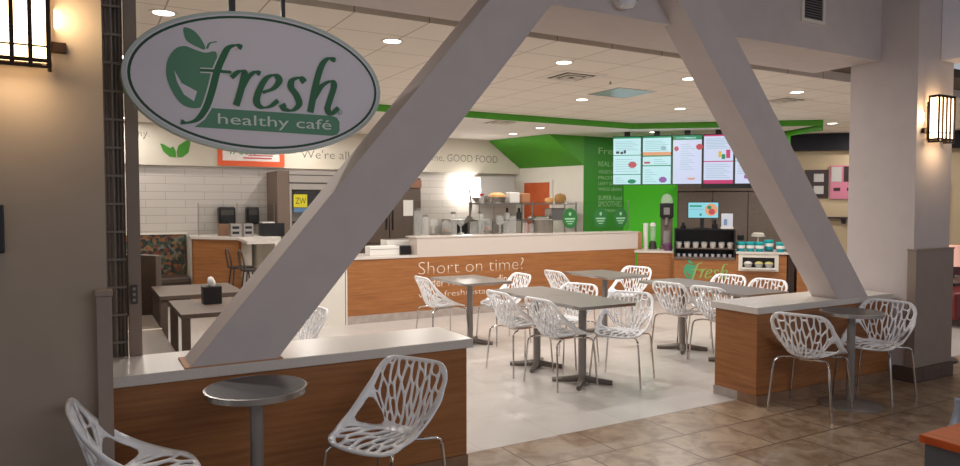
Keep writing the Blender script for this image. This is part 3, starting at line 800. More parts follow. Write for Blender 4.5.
# diagonal side counter
dc_ = thing('till_counter', 'bamboo till counter set diagonally with the small fresh logo', 'counter', (8.12, 8.93, 0), R45)
MB().box(0, 0.56, 0, 0.08, 0.11, 0.80).box(0.56, 2.32, -0.10, 0.60, 0.11, 0.71).box(0.56, 0.60, -0.10, 0, 0.11, 0.80).box(1.56, 1.62, -0.10, 0.6, 0.71, 0.80).box(2.14, 2.32, -0.10, 0.6, 0.71, 0.80).build('front_panel', M_bamboo, dc_)
MB().box(0, 2.32, -0.09, 0.58, 0, 0.11).build('baseboard', M_base, dc_)
MB().box(-0.1, 0.585, -0.02, 0.75, 0.80, 0.835).box(1.56, 2.36, -0.13, 0.62, 0.815, 0.85).build('countertop', M_solid, dc_, bevel=0.003)
f = MB().box(1.60, 1.66, -0.115, -0.10, 0.54, 0.815).box(2.14, 2.20, -0.115, -0.10, 0.54, 0.815).box(1.66, 2.14, -0.115, -0.10, 0.54, 0.575).box(1.66, 2.14, -0.115, -0.10, 0.76, 0.815).build('display_window', M_white, dc_)
MB().box(1.66, 2.14, -0.108, -0.103, 0.575, 0.76).build('recess_shade', M_black, f)  # flat black sheet stands in for the shade inside the open shelf
# small logo on the till counter
lg = bpy.data.objects.new('logo', None); COL.objects.link(lg); lg.parent = dc_; lg.location = (1.12, -0.102, 0.51); lg.scale = (0.76, 1, 0.76)
logo(lg, 0, (mat('logo_pale_green', (150, 180, 100), 0.5), mat('logo_teal', (74, 158, 116), 0.5), M_bamboo, None))
ob_ = thing('dark_post', 'dark brown upright panel at the right end of the till counter', 'panel', (9.77, 7.28, 0), R45)
MB().box(0.0, 0.1, -0.1, 0.6, 0, 0.86).build('panel', mat('espresso_wood', (48, 30, 22), 0.5), ob_); MB().box(0.14, 0.3, -0.1, 0.6, 0, 0.82).build('side_board', M_bamboo, ob_)
# green round stickers on the guard glass
gg = thing('sneeze_guard', 'clear glass guard with steel posts along the white riser', 'glass guard', (4.1, 9.12, 1.155))
MB().box(0, 4.0, -0.004, 0.004, 0.02, 0.50).build('glass_pane', M_guard, gg)
for x in (0.0, 1.33, 2.66, 3.99): MB().cyl((x, 0.012, 0), 0.008, 0.52, 10).build('post', M_steel, gg)
for x, l in ((6.84, 'green round sticker on the guard glass, left one, in front of the white wall'), (7.47, 'green round sticker on the guard glass, middle one of three'), (7.90, 'green round sticker on the guard glass, right one by the lit green wall')):
    t = thing('round_sticker', l, 'sticker', (x, 9.105, 1.385), 0, 'green round stickers on the guard glass')
    MB().prism(ellipse(0.15, 0.165, 40), -0.003, 0.0).build('disc', mat('sticker_green', (42, 110, 52), 0.5), t)
    b = MB()
    b.prism([(-0.10, -0.02), (0.10, -0.02), (0.10, 0.005), (-0.10, 0.005)], -0.005, -0.003).prism([(-0.08, -0.06), (0.08, -0.06), (0.08, -0.04), (-0.08, -0.04)], -0.005, -0.003).prism([(-0.05, -0.095), (0.05, -0.095), (0.05, -0.08), (-0.05, -0.08)], -0.005, -0.003)
    b.prism(ellipse(0.025, 0.03, 12), -0.005, -0.003, M=Matrix.Translation((0, 0, 0.07)))
    b.build('caption_mark', mat('sticker_pale', (150, 200, 160), 0.5), t)

# ================================================================== HEADER WALL GRAPHICS
text('lettering', 'ny.', 0.80, 2.70, 0.12, M_grey_letter, hd, y=12.5, thin=-0.012)
text('lettering', "We're all about", 3.42, 2.44, 0.155, M_grey_letter, hd, y=12.5, width=1.55, thin=-0.012)
text('lettering', 'me, GOOD FOOD', 6.02, 2.47, 0.15, M_grey_letter, hd, y=12.5, width=1.5, thin=-0.012)
lf = MB()
LV = [(0.0, 0.0), (-0.10, 0.01), (-0.19, 0.09), (-0.24, 0.22), (-0.19, 0.21), (-0.09, 0.15), (-0.04, 0.18), (-0.005, 0.10)]
LW = [(0.02, 0.0), (0.10, 0.01), (0.19, 0.09), (0.22, 0.24), (0.215, 0.32), (0.12, 0.26), (0.04, 0.20), (0.01, 0.10)]
for P_ in (LV, LW): lf.prism([(1.36+x, 2.38+z) for x, z in P_], 12.494, 12.5)
lf.build('leaf_emblem', M_leaf, hd, tri=True)
fr = thing('framed_notice', 'white notice in a thick orange frame on the header wall', 'sign', (2.0, 12.48, 2.265))
MB().box(0, 1.12, 0, 0.02, 0, 0.6).build('panel', M_paper, fr)
MB().box(0, 1.12, -0.012, 0, 0, 0.09).box(0, 1.12, -0.012, 0, 0.53, 0.6).box(0, 0.08, -0.012, 0, 0.09, 0.53).box(1.04, 1.12, -0.012, 0, 0.09, 0.53).build('frame', M_orange, fr)
text('lettering', 'fresh', 0.2, 0.2, 0.16, M_signmid, fr, y=0, shear=0.3)
MB().box(0.42, 0.9, -0.003, 0, 0.13, 0.155).box(0.5, 0.92, -0.003, 0, 0.18, 0.2).build('small_print', M_scr_r, fr)
# list of words on the green wall
tw = [('Fresh', 2.60, 0.13, 0), ('REAL fruits', 2.36, 0.10, 0), ('VEGETABLES', 2.22, 0.07, 0), ('PROTEIN', 2.10, 0.07, 0), ('LEAFY GREENS', 1.99, 0.07, 0), ('WHOLE GRAINS', 1.88, 0.07, 0), ('SUPER food', 1.70, 0.09, 0), ('SMOOTHIES', 1.57, 0.11, 0), ('NUTRIENTS', 1.46, 0.06, 0)]
gw = bpy.data.objects['wall_green']
for s_, z, h, _ in tw: text('lettering', s_, 8.80, z, h, mat('pale_green_letter', (150, 190, 140), 0.6), gw, y=10.8, width=0.60)

# ================================================================== MENU SCREENS
def screen(i, label, rows):
    t = thing('menu_screen', label, 'menu screen', (8.47+0.707*0.527*i, 9.99-0.707*0.527*i, 1.965), R45, 'portrait menu screens above the counter')
    W, H = 0.515, 0.885
    MB().box(0, W, 0.0, 0.05, 0, H).build('housing', M_black, t)
    d = MB(); mats = []
    for (x0, x1, z0, z1, m) in rows:
        if m not in mats: mats.append(m)
        big = (x1-x0) > 0.9
        lay = 0 if (big and (z1-z0) > 0.3) else 1
        d.box(0.012+x0*(W-0.024), 0.012+x1*(W-0.024), -0.002-0.0015*lay, 0, 0.012+z0*(H-0.024), 0.012+z1*(H-0.024), mats.index(m))
    d.build('display', mats, t)
    MB().box(W*0.4, W*0.6, 0.01, 0.05, H, 0.965).build('ceiling_mount', M_black, t)
def lines(z0, z1, n, x0=0.08, x1=0.9):
    return [(x0, x1-(0.1*(k % 3)), z0+(z1-z0)*k/n, z0+(z1-z0)*k/n+0.009, M_scr_t) for k in range(n)]
def disc(cx, cz, w, h, m):   # rounded blob out of stacked bars
    out = []
    for k in range(7):
        t = -1+2*(k+0.5)/7; hw_ = w*math.sqrt(max(0, 1-t*t)); out.append((cx-hw_, cx+hw_, cz+h*(t-1/7), cz+h*(t+1/7), m))
    return out
screen(0, 'portrait menu screen at the left end of the row, beside the green wall', [(0, 1, 0, 1, M_scr_w), (0, 1, .965, 1, M_scr_g), (0, 1, .605, .62, M_scr_g), (0, 1, .20, .215, M_scr_g)] + lines(.72, .93, 6) + lines(.27, .57, 6) + lines(.04, .17, 3, .08, .5) + [(.1, .22, .65, .70, M_scr_d), (.26, .36, .64, .69, M_scr_d), (.38, .46, .65, .72, M_scr_d)] + disc(.70, .41, .15, .065, M_scr_r) + disc(.68, .06, .15, .045, M_scr_g))
screen(1, 'portrait menu screen with an orange band, second from the left', [(0, 1, 0, 1, M_scr_w), (0, 1, .965, 1, M_scr_g), (0, 1, .60, .67, M_scr_o), (0, 1, .575, .60, M_scr_g), (0, 1, .375, .395, M_scr_g)] + lines(.70, .93, 6) + lines(.42, .55, 3, .4) + lines(.05, .34, 6, .08, .5) + disc(.74, .75, .10, .045, M_scr_t) + disc(.72, .09, .14, .06, M_scr_v) + [(.05, .26, .43, .47, M_scr_r)])
screen(2, 'portrait menu screen with a green heading, third from the left', [(0, 1, 0, 1, M_scr_l), (0, 1, .91, 1, M_scr_g), (.1, .8, .935, .965, M_scr_w)] + lines(.30, .86, 12, .26, .75) + disc(.12, .73, .08, .05, M_scr_r) + disc(.92, .76, .12, .06, M_scr_r) + [(.5, .78, .10, .125, M_scr_o), (.55, .74, .09, .10, M_scr_r)])
screen(3, 'portrait menu screen with pink bands, left of the right diagonal beam', [(0, 1, 0, 1, M_scr_l), (0, 1, .97, 1, M_scr_p), (0, 1, .445, .465, M_scr_p), (0, 1, 0, .075, M_scr_p)] + lines(.72, .94, 7) + lines(.12, .42, 8) + [(.5, .6, .54, .66, M_scr_y), (.61, .73, .50, .60, M_scr_g), (.76, .9, .52, .69, M_scr_p)])
screen(4, 'portrait menu screen cut by the right diagonal beam', [(0, 1, 0, 1, M_scr_l), (0, 1, .97, 1, M_scr_p), (0, 1, .445, .465, M_scr_t), (.3, .42, .10, .17, M_scr_v)] + lines(.52, .90, 9) + lines(.2, .40, 6))
rail = thing('screen_rail', 'black bar along the underside of the menu screens', 'mounting bar', (8.47, 9.99, 1.965), R45)
MB().box(1.55, 2.75, 0.0, 0.08, -0.07, -0.002).build('bar', M_black, rail)

# fridge doors behind the till
fd = thing('steel_cabinet', 'row of dark stainless cabinet doors behind the till', 'cabinet', (9.44, 10.82, 0), R45)
for i in range(3): MB().box(1.08+i*0.64, 1.71+i*0.64, -0.10, -0.02, 0.1, 1.86).build('door', M_darksteel, fd, bevel=0.004)
MB().box(1.06, 3.0, -0.12, -0.02, 1.87, 2.0).build('header_panel', M_darksteel, fd)

# ================================================================== TILL COUNTER OBJECTS (local frame of the diagonal)
DO = Vector((8.12, 8.93, 0)); DX = Vector((math.cos(R45), math.sin(R45), 0)); DY = Vector((-math.sin(R45), math.cos(R45), 0))
def dpos(u, v_, z): p = DO+DX*u+DY*v_; return (p.x, p.y, z)
cs = thing('display_case', 'black open front chiller of cups on the till counter', 'display case', dpos(0.60, -0.12, 0.71), R45)
MB().box(0, 0.95, 0.02, 0.5, 0, 0.03).box(0, 0.95, 0.46, 0.5, 0.03, 0.48).box(0, 0.025, 0, 0.5, 0.03, 0.48).box(0.925, 0.95, 0, 0.5, 0.03, 0.48).box(0, 0.95, 0, 0.5, 0.48, 0.50).build('body', M_black, cs)
MB().box(0.025, 0.925, 0.05, 0.46, 0.17, 0.185).build('shelf', M_darksteel, cs); MB().box(0.0, 0.95, 0.0, 0.02, 0.0, 0.045).build('front_lip', M_darksteel, cs)
for (z, n_, r_, h_, g_) in ((0.186, 7, 0.05, 0.10, 'upper shelf cups'), (0.031, 10, 0.03, 0.055, 'lower shelf tubs')):
    for k in range(n_):
        u = 0.07+k*(0.81/(n_-1)); pos = dpos(0.60+u, -0.12+0.12, 0.71+z)
        if z > 0.1:
            if k == 0:
                cup0 = thing('salad_cup', 'x', 'cup', pos, R45); MB().lathe([(0, 0), (r_*0.8, 0), (r_, h_*0.75), (0, h_*0.75)], n=16).build('cup_body', mat('cup_grey', (190, 182, 172), 0.4), cup0, smooth=True)
                MB().lathe([(0, h_*0.75), (r_*1.06, h_*0.75), (r_*0.9, h_), (0, h_)], n=16).build('cup_lid', M_jar, cup0, smooth=True); c_ = cup0
            else: c_ = dup(cup0, pos)
            c_['label'] = ['leftmost', 'second from left', 'third from left', 'middle', 'third from right', 'second from right', 'rightmost'][k]+' lidded cup on the upper shelf of the black chiller'; c_['group'] = 'salad cups on the upper chiller shelf'
        else:
            if k == 0:
                tub0 = MB().lathe([(0, 0), (r_*0.8, 0), (r_, h_), (0, h_)], n=12).build('sauce_tub', mat('tub_white', (196, 194, 200), 0.4), smooth=True); tub0.location = pos; tag(tub0, 'x', 'tub'); c_ = tub0
            else: c_ = dup(tub0, pos)
            c_['label'] = ['leftmost', 'second from left', 'third from left', 'fourth from left', 'fifth from left', 'fifth from right', 'fourth from right', 'third from right', 'second from right', 'rightmost'][k]+' small white tub at the bottom of the black chiller'; c_['group'] = 'small tubs at the bottom of the chiller'
# till screen
ts = thing('till_monitor', 'landscape customer screen standing on the black chiller', 'monitor', dpos(1.03, 0.1, 1.21), R45)
MB().box(-0.02, 0.04, 0.0, 0.04, 0, 0.2).build('stand', M_black, ts); MB().box(-0.10, 0.12, -0.06, 0.10, 0, 0.012).build('foot', M_black, ts)
MB().box(-0.22, 0.27, -0.03, 0.0, 0.17, 0.44).build('housing', M_black, ts)
d = MB().box(-0.21, 0.26, -0.032, -0.03, 0.18, 0.43, 0).box(-0.19, 0.0, -0.034, -0.032, 0.36, 0.385, 2).box(-0.19, 0.03, -0.034, -0.032, 0.31, 0.325, 1).box(-0.03, 0.0, -0.034, -0.032, 0.21, 0.25, 2)
d.prism(ellipse(0.10, 0.10, 24), -0.034, -0.032, 3, M=Matrix.Translation((0.15, 0, 0.31))); d.prism(ellipse(0.05, 0.05, 16), -0.036, -0.034, 4, M=Matrix.Translation((0.16, 0, 0.28))); d.prism(ellipse(0.035, 0.03, 16), -0.036, -0.034, 5, M=Matrix.Translation((0.12, 0, 0.35)))
d.build('display', [M_scr_b, M_scr_t, M_scr_g, M_scr_o, M_scr_r, M_scr_g], ts)
cd = thing('card_terminal', 'white card terminal and stand beside the customer screen', 'card reader', dpos(1.43, 0.06, 1.21), R45)
MB().box(-0.09, 0.09, 0, 0.03, 0.03, 0.25).build('screen_back', mat('device_white', (206, 212, 224), 0.4), cd, bevel=0.008); MB().box(-0.10, 0.10, -0.03, 0.10, 0, 0.03).build('base', M_paper, cd, bevel=0.005)
MB().box(-0.05, 0.0, -0.004, 0, 0.06, 0.16).build('logo_patch', mat('patch_blue', (120, 150, 190), 0.5), cd)
for k, (u, h_, l) in enumerate(((0.74, 0.10, 'black device at the left end of the chiller top'), (1.24, 0.15, 'black device between the customer screen and the card terminal'))):
    t = MB().box(-0.035, 0.035, -0.03, 0.03, 0, h_*0.5).cyl((0, 0, h_*0.5), 0.025, h_*0.5, 12).build('card_printer', M_black, bevel=0.004); t.location = dpos(u, 0.05, 1.21); tag(t, l, 'device', 'black devices on the chiller')
for k, (u, v_, z, l) in enumerate(((1.64, 0, 0.85, 'teal tub at the left end of the row'), (1.79, 0.03, 0.85, 'teal tub second from the left in the row'), (1.93, 0, 0.85, 'teal tub in the middle of the row'), (2.07, 0.04, 0.885, 'teal tub standing highest in the row'), (2.24, 0, 0.85, 'teal tub at the right end of the row'))):
    p_ = dpos(u, v_, z)
    if k == 0:
        tb0 = thing('teal_tub', 'x', 'tub', p_, R45); MB().lathe([(0, 0), (0.06, 0), (0.07, 0.13), (0, 0.13)], n=20).build('tub_body', M_teal, tb0, smooth=True)
        MB().lathe([(0, 0.13), (0.074, 0.13), (0.074, 0.155), (0, 0.155)], n=20).build('tub_lid', mat('teal_lid', (40, 178, 180), 0.3), tb0)
        MB().lathe([(0.0655, 0.05), (0.0697, 0.10), (0.068, 0.10), (0.0635, 0.05)], n=20).build('tub_label', M_paper, tb0); t = tb0
    else: t = dup(tb0, p_)
    t['label'] = l + ' on the white counter end'; t['group'] = 'teal tubs on the counter end'
    if z > 0.86:
        bk = MB().box(-0.06, 0.06, -0.06, 0.06, 0, 0.035).build('tub_stand', mat('teal_dark', (12, 80, 96), 0.4)); bk.location = dpos(u, v_, 0.85); bk.rotation_euler = (0, 0, R45); tag(bk, 'dark teal block under the highest teal tub', 'stand')
pt = thing('cake_plate', 'pale plate of food on a stem behind the teal tubs', 'cake stand', dpos(1.93, 0.28, 0.85), R45)
MB().lathe([(0, 0), (0.07, 0), (0.012, 0.02), (0.012, 0.22), (0.11, 0.235), (0.11, 0.245), (0, 0.245)], n=24).build('stand', M_paper, pt, smooth=True)
MB().lathe([(0, 0.245), (0.09, 0.245), (0.10, 0.27), (0.07, 0.295), (0, 0.30)], n=18).build('food', mat('pale_food', (206, 198, 184), 0.6), pt, smooth=True)
sn = thing('card_stand', 'black scanner on a thin stand left of the teal tubs', 'scanner', dpos(1.66, 0.25, 0.85), R45)
MB().cyl((0, 0, 0), 0.04, 0.01, 16).cyl((0, 0, 0.01), 0.01, 0.16, 10).build('stem', M_black, sn); MB().box(-0.05, 0.05, -0.04, 0.03, 0.17, 0.26).build('scanner_head', M_black, sn, bevel=0.012)
for k, u in enumerate((1.74, 1.90, 2.05)):
    b_ = thing('food_bowl', ['white bowl at the left in the counter display window', 'yellow topped bowl in the middle of the counter display window', 'yellow topped bowl at the right in the counter display window'][k], 'bowl', dpos(u, -0.17, 0.60), R45, 'bowls in the counter window')
    MB().lathe([(0, 0), (0.04, 0), (0.068, 0.07), (0, 0.07)], n=18).build('bowl', mat('bowl_grey', (170, 168, 160), 0.4), b_, smooth=True); MB().lathe([(0.0, 0.105), (0.045, 0.095), (0.066, 0.07), (0, 0.07)], n=18).build('contents', [mat('rice_white', (214, 210, 204), 0.6), mat('corn_yellow', (196, 190, 120), 0.6), mat('corn_yellow', (196, 190, 120), 0.6)][k], b_, smooth=True)
sh = MB().box(1.64, 2.16, -0.26, -0.115, 0.585, 0.60).build('display_shelf', M_paper, dc_)
# blender tower and neighbours
bt = thing('coffee_machine', 'tall black and steel drink tower with a domed hopper before the lit green wall', 'drink machine', dpos(0.47, 0.50, 0.835), R45)
MB().box(-0.11, 0.11, -0.08, 0.10, 0, 0.05).build('base', M_darksteel, bt, bevel=0.005); MB().box(-0.10, 0.10, 0.0, 0.10, 0.05, 0.55).build('body', M_darksteel, bt, bevel=0.01)
MB().box(-0.115, 0.115, -0.08, 0.10, 0.55, 0.80).build('head', M_black, bt, bevel=0.015); MB().lathe([(0, 0.80), (0.10, 0.80), (0.105, 0.85), (0.08, 0.92), (0.03, 0.96), (0, 0.965)], n=24).build('hopper', M_jar, bt, smooth=True)
MB().cyl((0, -0.03, 0.08), 0.055, 0.24, 16).build('jug', M_jar, bt); MB().box(-0.05, 0.05, -0.085, -0.08, 0.60, 0.72).build('control_panel', M_steel, bt); MB().cyl((0, -0.05, 0.42), 0.03, 0.13, 12).build('nozzle', M_steel, bt)
mk = thing('blender_jug', 'small blender with pale jug beside the drink tower', 'blender', dpos(0.24, 0.46, 0.835), R45)
MB().lathe([(0, 0), (0.07, 0), (0.06, 0.12), (0.035, 0.14), (0, 0.14)], n=18).build('base', M_gunmetal, mk); MB().lathe([(0.03, 0.14), (0.045, 0.2), (0.055, 0.40), (0, 0.40)], n=18).build('jug', M_jar, mk, smooth=True); MB().lathe([(0, 0.40), (0.056, 0.40), (0.05, 0.44), (0.02, 0.46), (0, 0.46)], n=18).build('lid', M_paper, mk)
cst = thing('cup_tower', 'stack of white paper cups left of the drink tower', 'cup stack', dpos(0.12, 0.42, 0.835), R45)
for k in range(9): MB().lathe([(0.032, 0.0), (0.042, 0.09), (0.044, 0.09), (0.034, 0)], (0, 0, 0.045*k)).build('cup', M_paper, cst)
bxx = MB().box(-0.06, 0.06, -0.05, 0.05, 0, 0.30).build('kraft_box', mat('kraft', (184, 128, 92), 0.8)); bxx.location = dpos(-0.02, 0.40, 0.835); tag(bxx, 'tall tan carton standing before the lit green wall', 'carton')
pb = MB().lathe([(0, 0), (0.06, 0), (0.07, 0.10), (0.06, 0.13), (0, 0.13)], n=16).build('purple_pot', mat('purple', (104, 60, 96), 0.5)); pb.location = dpos(0.50, 0.10, 0.835); tag(pb, 'small purple pot left of the black chiller', 'pot')

# ================================================================== RISER TOP: canisters, jars
def canister(x, y, r, h, label, kind=0, z=1.155):
    t = thing('canister', label, 'canister', (x, y, z), 0, 'clear canisters along the white riser')
    if kind == 0:
        MB().lathe([(0, 0), (r, 0), (r, h*0.85), (r*0.75, h*0.92), (0, h*0.92)], n=20).build('jar_body', M_jar, t, smooth=True); MB().lathe([(0, h*0.92), (r*0.8, h*0.92), (r*0.8, h), (0, h)], n=20).build('jar_lid', M_steel, t)
    elif kind == 1:
        MB().lathe([(0, 0), (r*0.8, 0), (r*0.25, 0.02), (r*0.2, h*0.45), (r, h*0.6), (r*0.95, h), (0, h)], n=20).build('cup_bowl', M_jar, t, smooth=True); MB().lathe([(0, 0), (r*0.85, 0), (r*0.85, 0.02), (0, 0.02)], n=20).build('jar_foot', M_steel, t)
    else:
        MB().lathe([(0, 0), (r, 0), (r, 0.05), (0, 0.05)], n=20).build('jar_base', M_steel, t); MB().lathe([(0, 0.05), (r*0.9, 0.05), (r*0.9, h*0.85), (r*0.3, h), (0, h)], n=20).build('dome_cover', M_jar, t, smooth=True)
        MB().lathe([(0, 0.05), (r*0.6, 0.05), (r*0.5, h*0.45), (0, h*0.5)], n=14).build('contents', mat('pastry_brown', (150, 96, 64), 0.7), t)
cl = ['tall clear canister at the left end of the riser', 'slim clear canister next to the leftmost one on the riser', 'clear goblet on the left part of the riser', 'low domed glass of brown pastries on the riser', 'tall clear canister left of the pastry dome', 'clear goblet right of the pastry dome', 'short clear canister in the middle of the riser glassware',
      'tall clear canister in the middle of the riser glassware', 'broad domed jar toward the right of the glassware', 'clear goblet toward the right of the glassware', 'short clear canister at the right of the glassware', 'tall clear canister at the right end of the glassware', 'small canister beside the white bin on the riser', 'low clear canister before the steel shelf rack']
for k, l in enumerate(cl):
    r = [0.055, 0.05, 0.06, 0.075, 0.05, 0.06, 0.055, 0.05, 0.08, 0.06, 0.05, 0.055, 0.045, 0.05][k]; h = [0.40, 0.30, 0.24, 0.22, 0.34, 0.26, 0.20, 0.34, 0.24, 0.28, 0.22, 0.30, 0.18, 0.16][k]
    canister(4.22+k*0.155, 9.26+0.06*(k % 3), r, h, l, [0, 0, 1, 2, 0, 1, 0, 0, 2, 1, 0, 0, 0, 0][k])
pot = thing('steel_pot', 'round steel pot on the riser before the shelf rack', 'pot', (6.45, 9.32, 0.895)); MB().lathe([(0, 0), (0.17, 0), (0.17, 0.46), (0.175, 0.47), (0, 0.47)], n=28).build('body', M_steel, pot, smooth=True); MB().lathe([(0, 0.47), (0.16, 0.47), (0.05, 0.51), (0, 0.52)], n=28).build('lid', M_jar, pot, smooth=True)
nd = thing('napkin_holder', 'white and black napkin dispenser at the left end of the counter', 'napkin dispenser', (3.75, 9.15, 0.895))
MB().box(-0.30, 0.14, 0, 0.2, 0, 0.13).build('body', M_paper, nd, bevel=0.005); MB().box(0.14, 0.30, -0.03, 0.2, 0, 0.13).build('black_side', M_black, nd, bevel=0.005)
MB().box(-0.30, 0.14, -0.002, 0, 0.085, 0.09).build('seam', M_gunmetal, nd)
td = thing('cutlery_tray', 'white box of utensils behind the napkin dispenser', 'tray', (4.0, 9.5, 0.895)); MB().box(-0.2, 0.25, -0.1, 0.15, 0, 0.2).build('body', M_paper, td, bevel=0.006); MB().box(-0.19, 0.24, -0.09, 0.14, 0.2, 0.205).build('opening', M_seatbrown, td)

# ================================================================== KITCHEN
hood = thing('exhaust_hood', 'stainless extractor hood in the lit kitchen corner', 'extractor hood', (7.2, 12.1, 1.75))
b = MB(); P = [(-.25, .1, 0), (.62, .1, 0), (.62, .48, 0), (-.25, .48, 0), (-.2, 0.2, .42), (.56, 0.2, .42), (.56, .48, .42), (-.2, .48, .42)]
v = [b.bm.verts.new(p) for p in P]
for f_ in ((3, 2, 1, 0), (4, 5, 6, 7), (0, 1, 5, 4), (1, 2, 6, 5), (2, 3, 7, 6), (3, 0, 4, 7)): b._face([v[i] for i in f_])
b.build('canopy', mat('hood_grey', (178, 172, 168), 0.5, 0.2), hood); MB().box(-0.27, 0.64, 0.07, 0.1, -0.03, 0.03).build('rim', M_steel, hood)
wl = thing('glare_lamp', 'added round lamp making the bright glare on the kitchen back wall', 'wall lamp', (6.78, 12.6, 1.93)); MB().lathe([(0, 0), (0.05, 0.0), (0.05, 0.02), (0, 0.04)], n=24, M=Matrix.Rotation(PI/2, 4, 'X')).build('lens', mat('glare_glow', (255, 255, 255), 0.4, emit=(255, 250, 240), estr=40), wl)  # invented fitting, added with its lights to make the wall's hot spot
MB().lathe([(0.05, 0), (0.065, 0), (0.065, 0.03), (0.05, 0.03)], n=24, M=Matrix.Rotation(PI/2, 4, 'X')).build('lamp_ring', M_steel, wl)
area('lamp', (0, -0.25, 0), 0.12, 14, (1, 0.97, 0.92), (math.radians(90), 0, 0), shape='DISK', parent=wl)
area('lamp', (0, -0.06, 0), 0.10, 10, (1, 0.97, 0.92), (-math.radians(90), 0, 0), shape='DISK', parent=wl)
kc = thing('prep_counter', 'stainless prep counter along the kitchen back wall', 'counter', (4.2, 12.0, 0))
MB().box(0, 3.75, 0, 0.5, 0.86, 0.90).build('worktop', M_steel, kc); MB().box(0, 3.75, 0.02, 0.56, 0.05, 0.86).build('cabinet_body', M_darksteel, kc)
dk = thing('steel_cooler', 'dark stainless upright cooler behind the left diagonal beam', 'refrigerator', (4.22, 11.9, 0.9))
MB().box(0, 1.27, 0, 0.62, 0.0, 1.2).build('body', M_darksteel, dk)
for k in range(2): MB().box(0.02+k*0.62, 0.62+k*0.62, -0.03, 0, 0.02, 1.0).build('door', mat('cooler_brown', (112, 98, 88), 0.35, 0.6), dk, bevel=0.004); MB().box(0.56+k*0.12, 0.58+k*0.12, -0.06, -0.03, 0.25, 0.7).build('handle', M_black, dk)
MB().box(0, 1.27, -0.04, 0, 1.02, 1.16).build('copper_grille', mat('copper_band', (150, 106, 84), 0.5), dk)
pp = MB().box(0, 0.20, -0.004, 0, 0, 0.29).build('paper_notice', M_paper); pp.location = (5.12, 11.86, 1.40); tag(pp, 'white paper notice taped to the stainless cooler', 'paper')
df = thing('drinks_fridge', 'upright steel drinks fridge with a yellow sign, left of the diagonal beam', 'refrigerator', (3.04, 11.85, 0))
MB().box(0, 0.04, 0, 0.7, 0, 2.18).box(0.92, 0.96, 0, 0.7, 0, 2.18).box(0.04, 0.92, 0, 0.7, 1.86, 2.18).box(0.04, 0.92, 0, 0.7, 0, 0.9).box(0.04, 0.92, 0.65, 0.7, 0.9, 1.86).build('body', mat('fridge_steel', (176, 168, 160), 0.35, 0.6), df, bevel=0.004)
MB().box(0.0, 0.96, -0.004, 0, 1.96, 1.985).box(0.0, 0.96, -0.004, 0, 2.1, 2.115).build('vent_slot', M_gunmetal, df)
MB().box(0.04, 0.92, 0.03, 0.64, 0.9, 0.93).build('shelf', M_gunmetal, df); MB().box(0.04, 0.92, 0.30, 0.64, 1.30, 1.31).build('shelf', M_gunmetal, df)
MB().box(0.10, 0.9, 0.01, 0.02, 1.55, 1.84).build('glass_door', mat('fridge_dark', (50, 48, 48), 0.2), df)
MB().box(0.07, 0.30, -0.006, 0.01, 1.56, 1.78).build('yellow_label', mat('label_yellow', (220, 208, 40), 0.5), df); MB().box(0.07, 0.30, -0.006, 0.01, 1.48, 1.55).build('blue_label', mat('label_blue', (90, 130, 170), 0.5), df)
text('label_lettering', 'ZW', 0.10, 1.62, 0.11, mat('label_print', (100, 96, 20), 0.5), df, y=-0.006, width=0.18)
MB().box(-0.2, -0.005, 0.0, 0.75, 0, 2.17).build('side_panel', mat('brown_side_panel', (120, 102, 90), 0.5), df)
# shelf rack
rk = thing('shelf_rack', 'chrome two tier shelf rack of food in front of the orange door', 'shelf rack', (6.1, 10.75, 0))
for x in (0, 1.12, 2.12):
    for y in (0, 0.36): MB().cyl((x, y, 0), 0.016, 1.66, 10).build('post', M_steel, rk)
for z in (0.9, 1.31, 1.61): MB().box(-0.02, 2.14, -0.02, 0.38, z, z+0.025).build('shelf', M_steel, rk, bevel=0.003)
def food(name, cat, label, x, z, build):
    t = thing(name, label, cat, (x, 10.93, z)); build(t)
def loaf(col, rx, rz):
    return lambda t: MB().lathe([(0, 0), (rx*0.8, 0), (rx, rz*0.4), (rx*0.8, rz*0.85), (0, rz)], n=18, sy=0.7).build('crust', mat('food_%d_%d_%d' % col, col, 0.6), t, smooth=True)
food('tomato_jar', 'jar', 'red capped jar at the left of the top shelf', 6.24, 1.635, lambda t: (MB().lathe([(0, 0), (0.05, 0), (0.05, 0.13), (0, 0.13)], n=16).build('jar_body', M_jar, t), MB().lathe([(0, 0.13), (0.045, 0.13), (0.045, 0.17), (0, 0.17)], n=16).build('jar_lid', mat('lid_red', (170, 24, 40), 0.4), t)))
food('chip_basket', 'basket', 'wide basket of chips coloured like a food lamp glow on the top shelf', 6.56, 1.635, lambda t: (MB().lathe([(0, 0), (0.16, 0), (0.19, 0.11), (0.18, 0.11), (0.15, 0.01)], n=20, sy=0.7).build('basket', M_steel, t), MB().lathe([(0, 0.03), (0.17, 0.06), (0.16, 0.15), (0.08, 0.19), (0, 0.19)], n=14, sy=0.7).build('chips', mat('food_lamp_glow', (238, 184, 118), 0.6), t)))  # chip colour stands in for the orange glow of a heated food lamp
food('white_bag', 'bag', 'white paper bag on the top shelf', 6.90, 1.635, lambda t: MB().box(-0.11, 0.11, -0.08, 0.08, 0, 0.20).build('bag', M_paper, t, bevel=0.02))
food('brown_bag', 'bag', 'brown paper bag on the top shelf', 7.16, 1.635, lambda t: MB().box(-0.09, 0.09, -0.07, 0.07, 0, 0.18).build('bag', mat('kraft', (184, 128, 92), 0.8), t, bevel=0.02))
food('round_loaf', 'bread', 'round loaf on the top shelf, left of the tall one', 7.72, 1.635, loaf((200, 150, 90), 0.10, 0.11))
food('round_loaf', 'bread', 'dark crusted loaf at the right end of the top shelf', 7.98, 1.635, loaf((160, 118, 62), 0.13, 0.19))
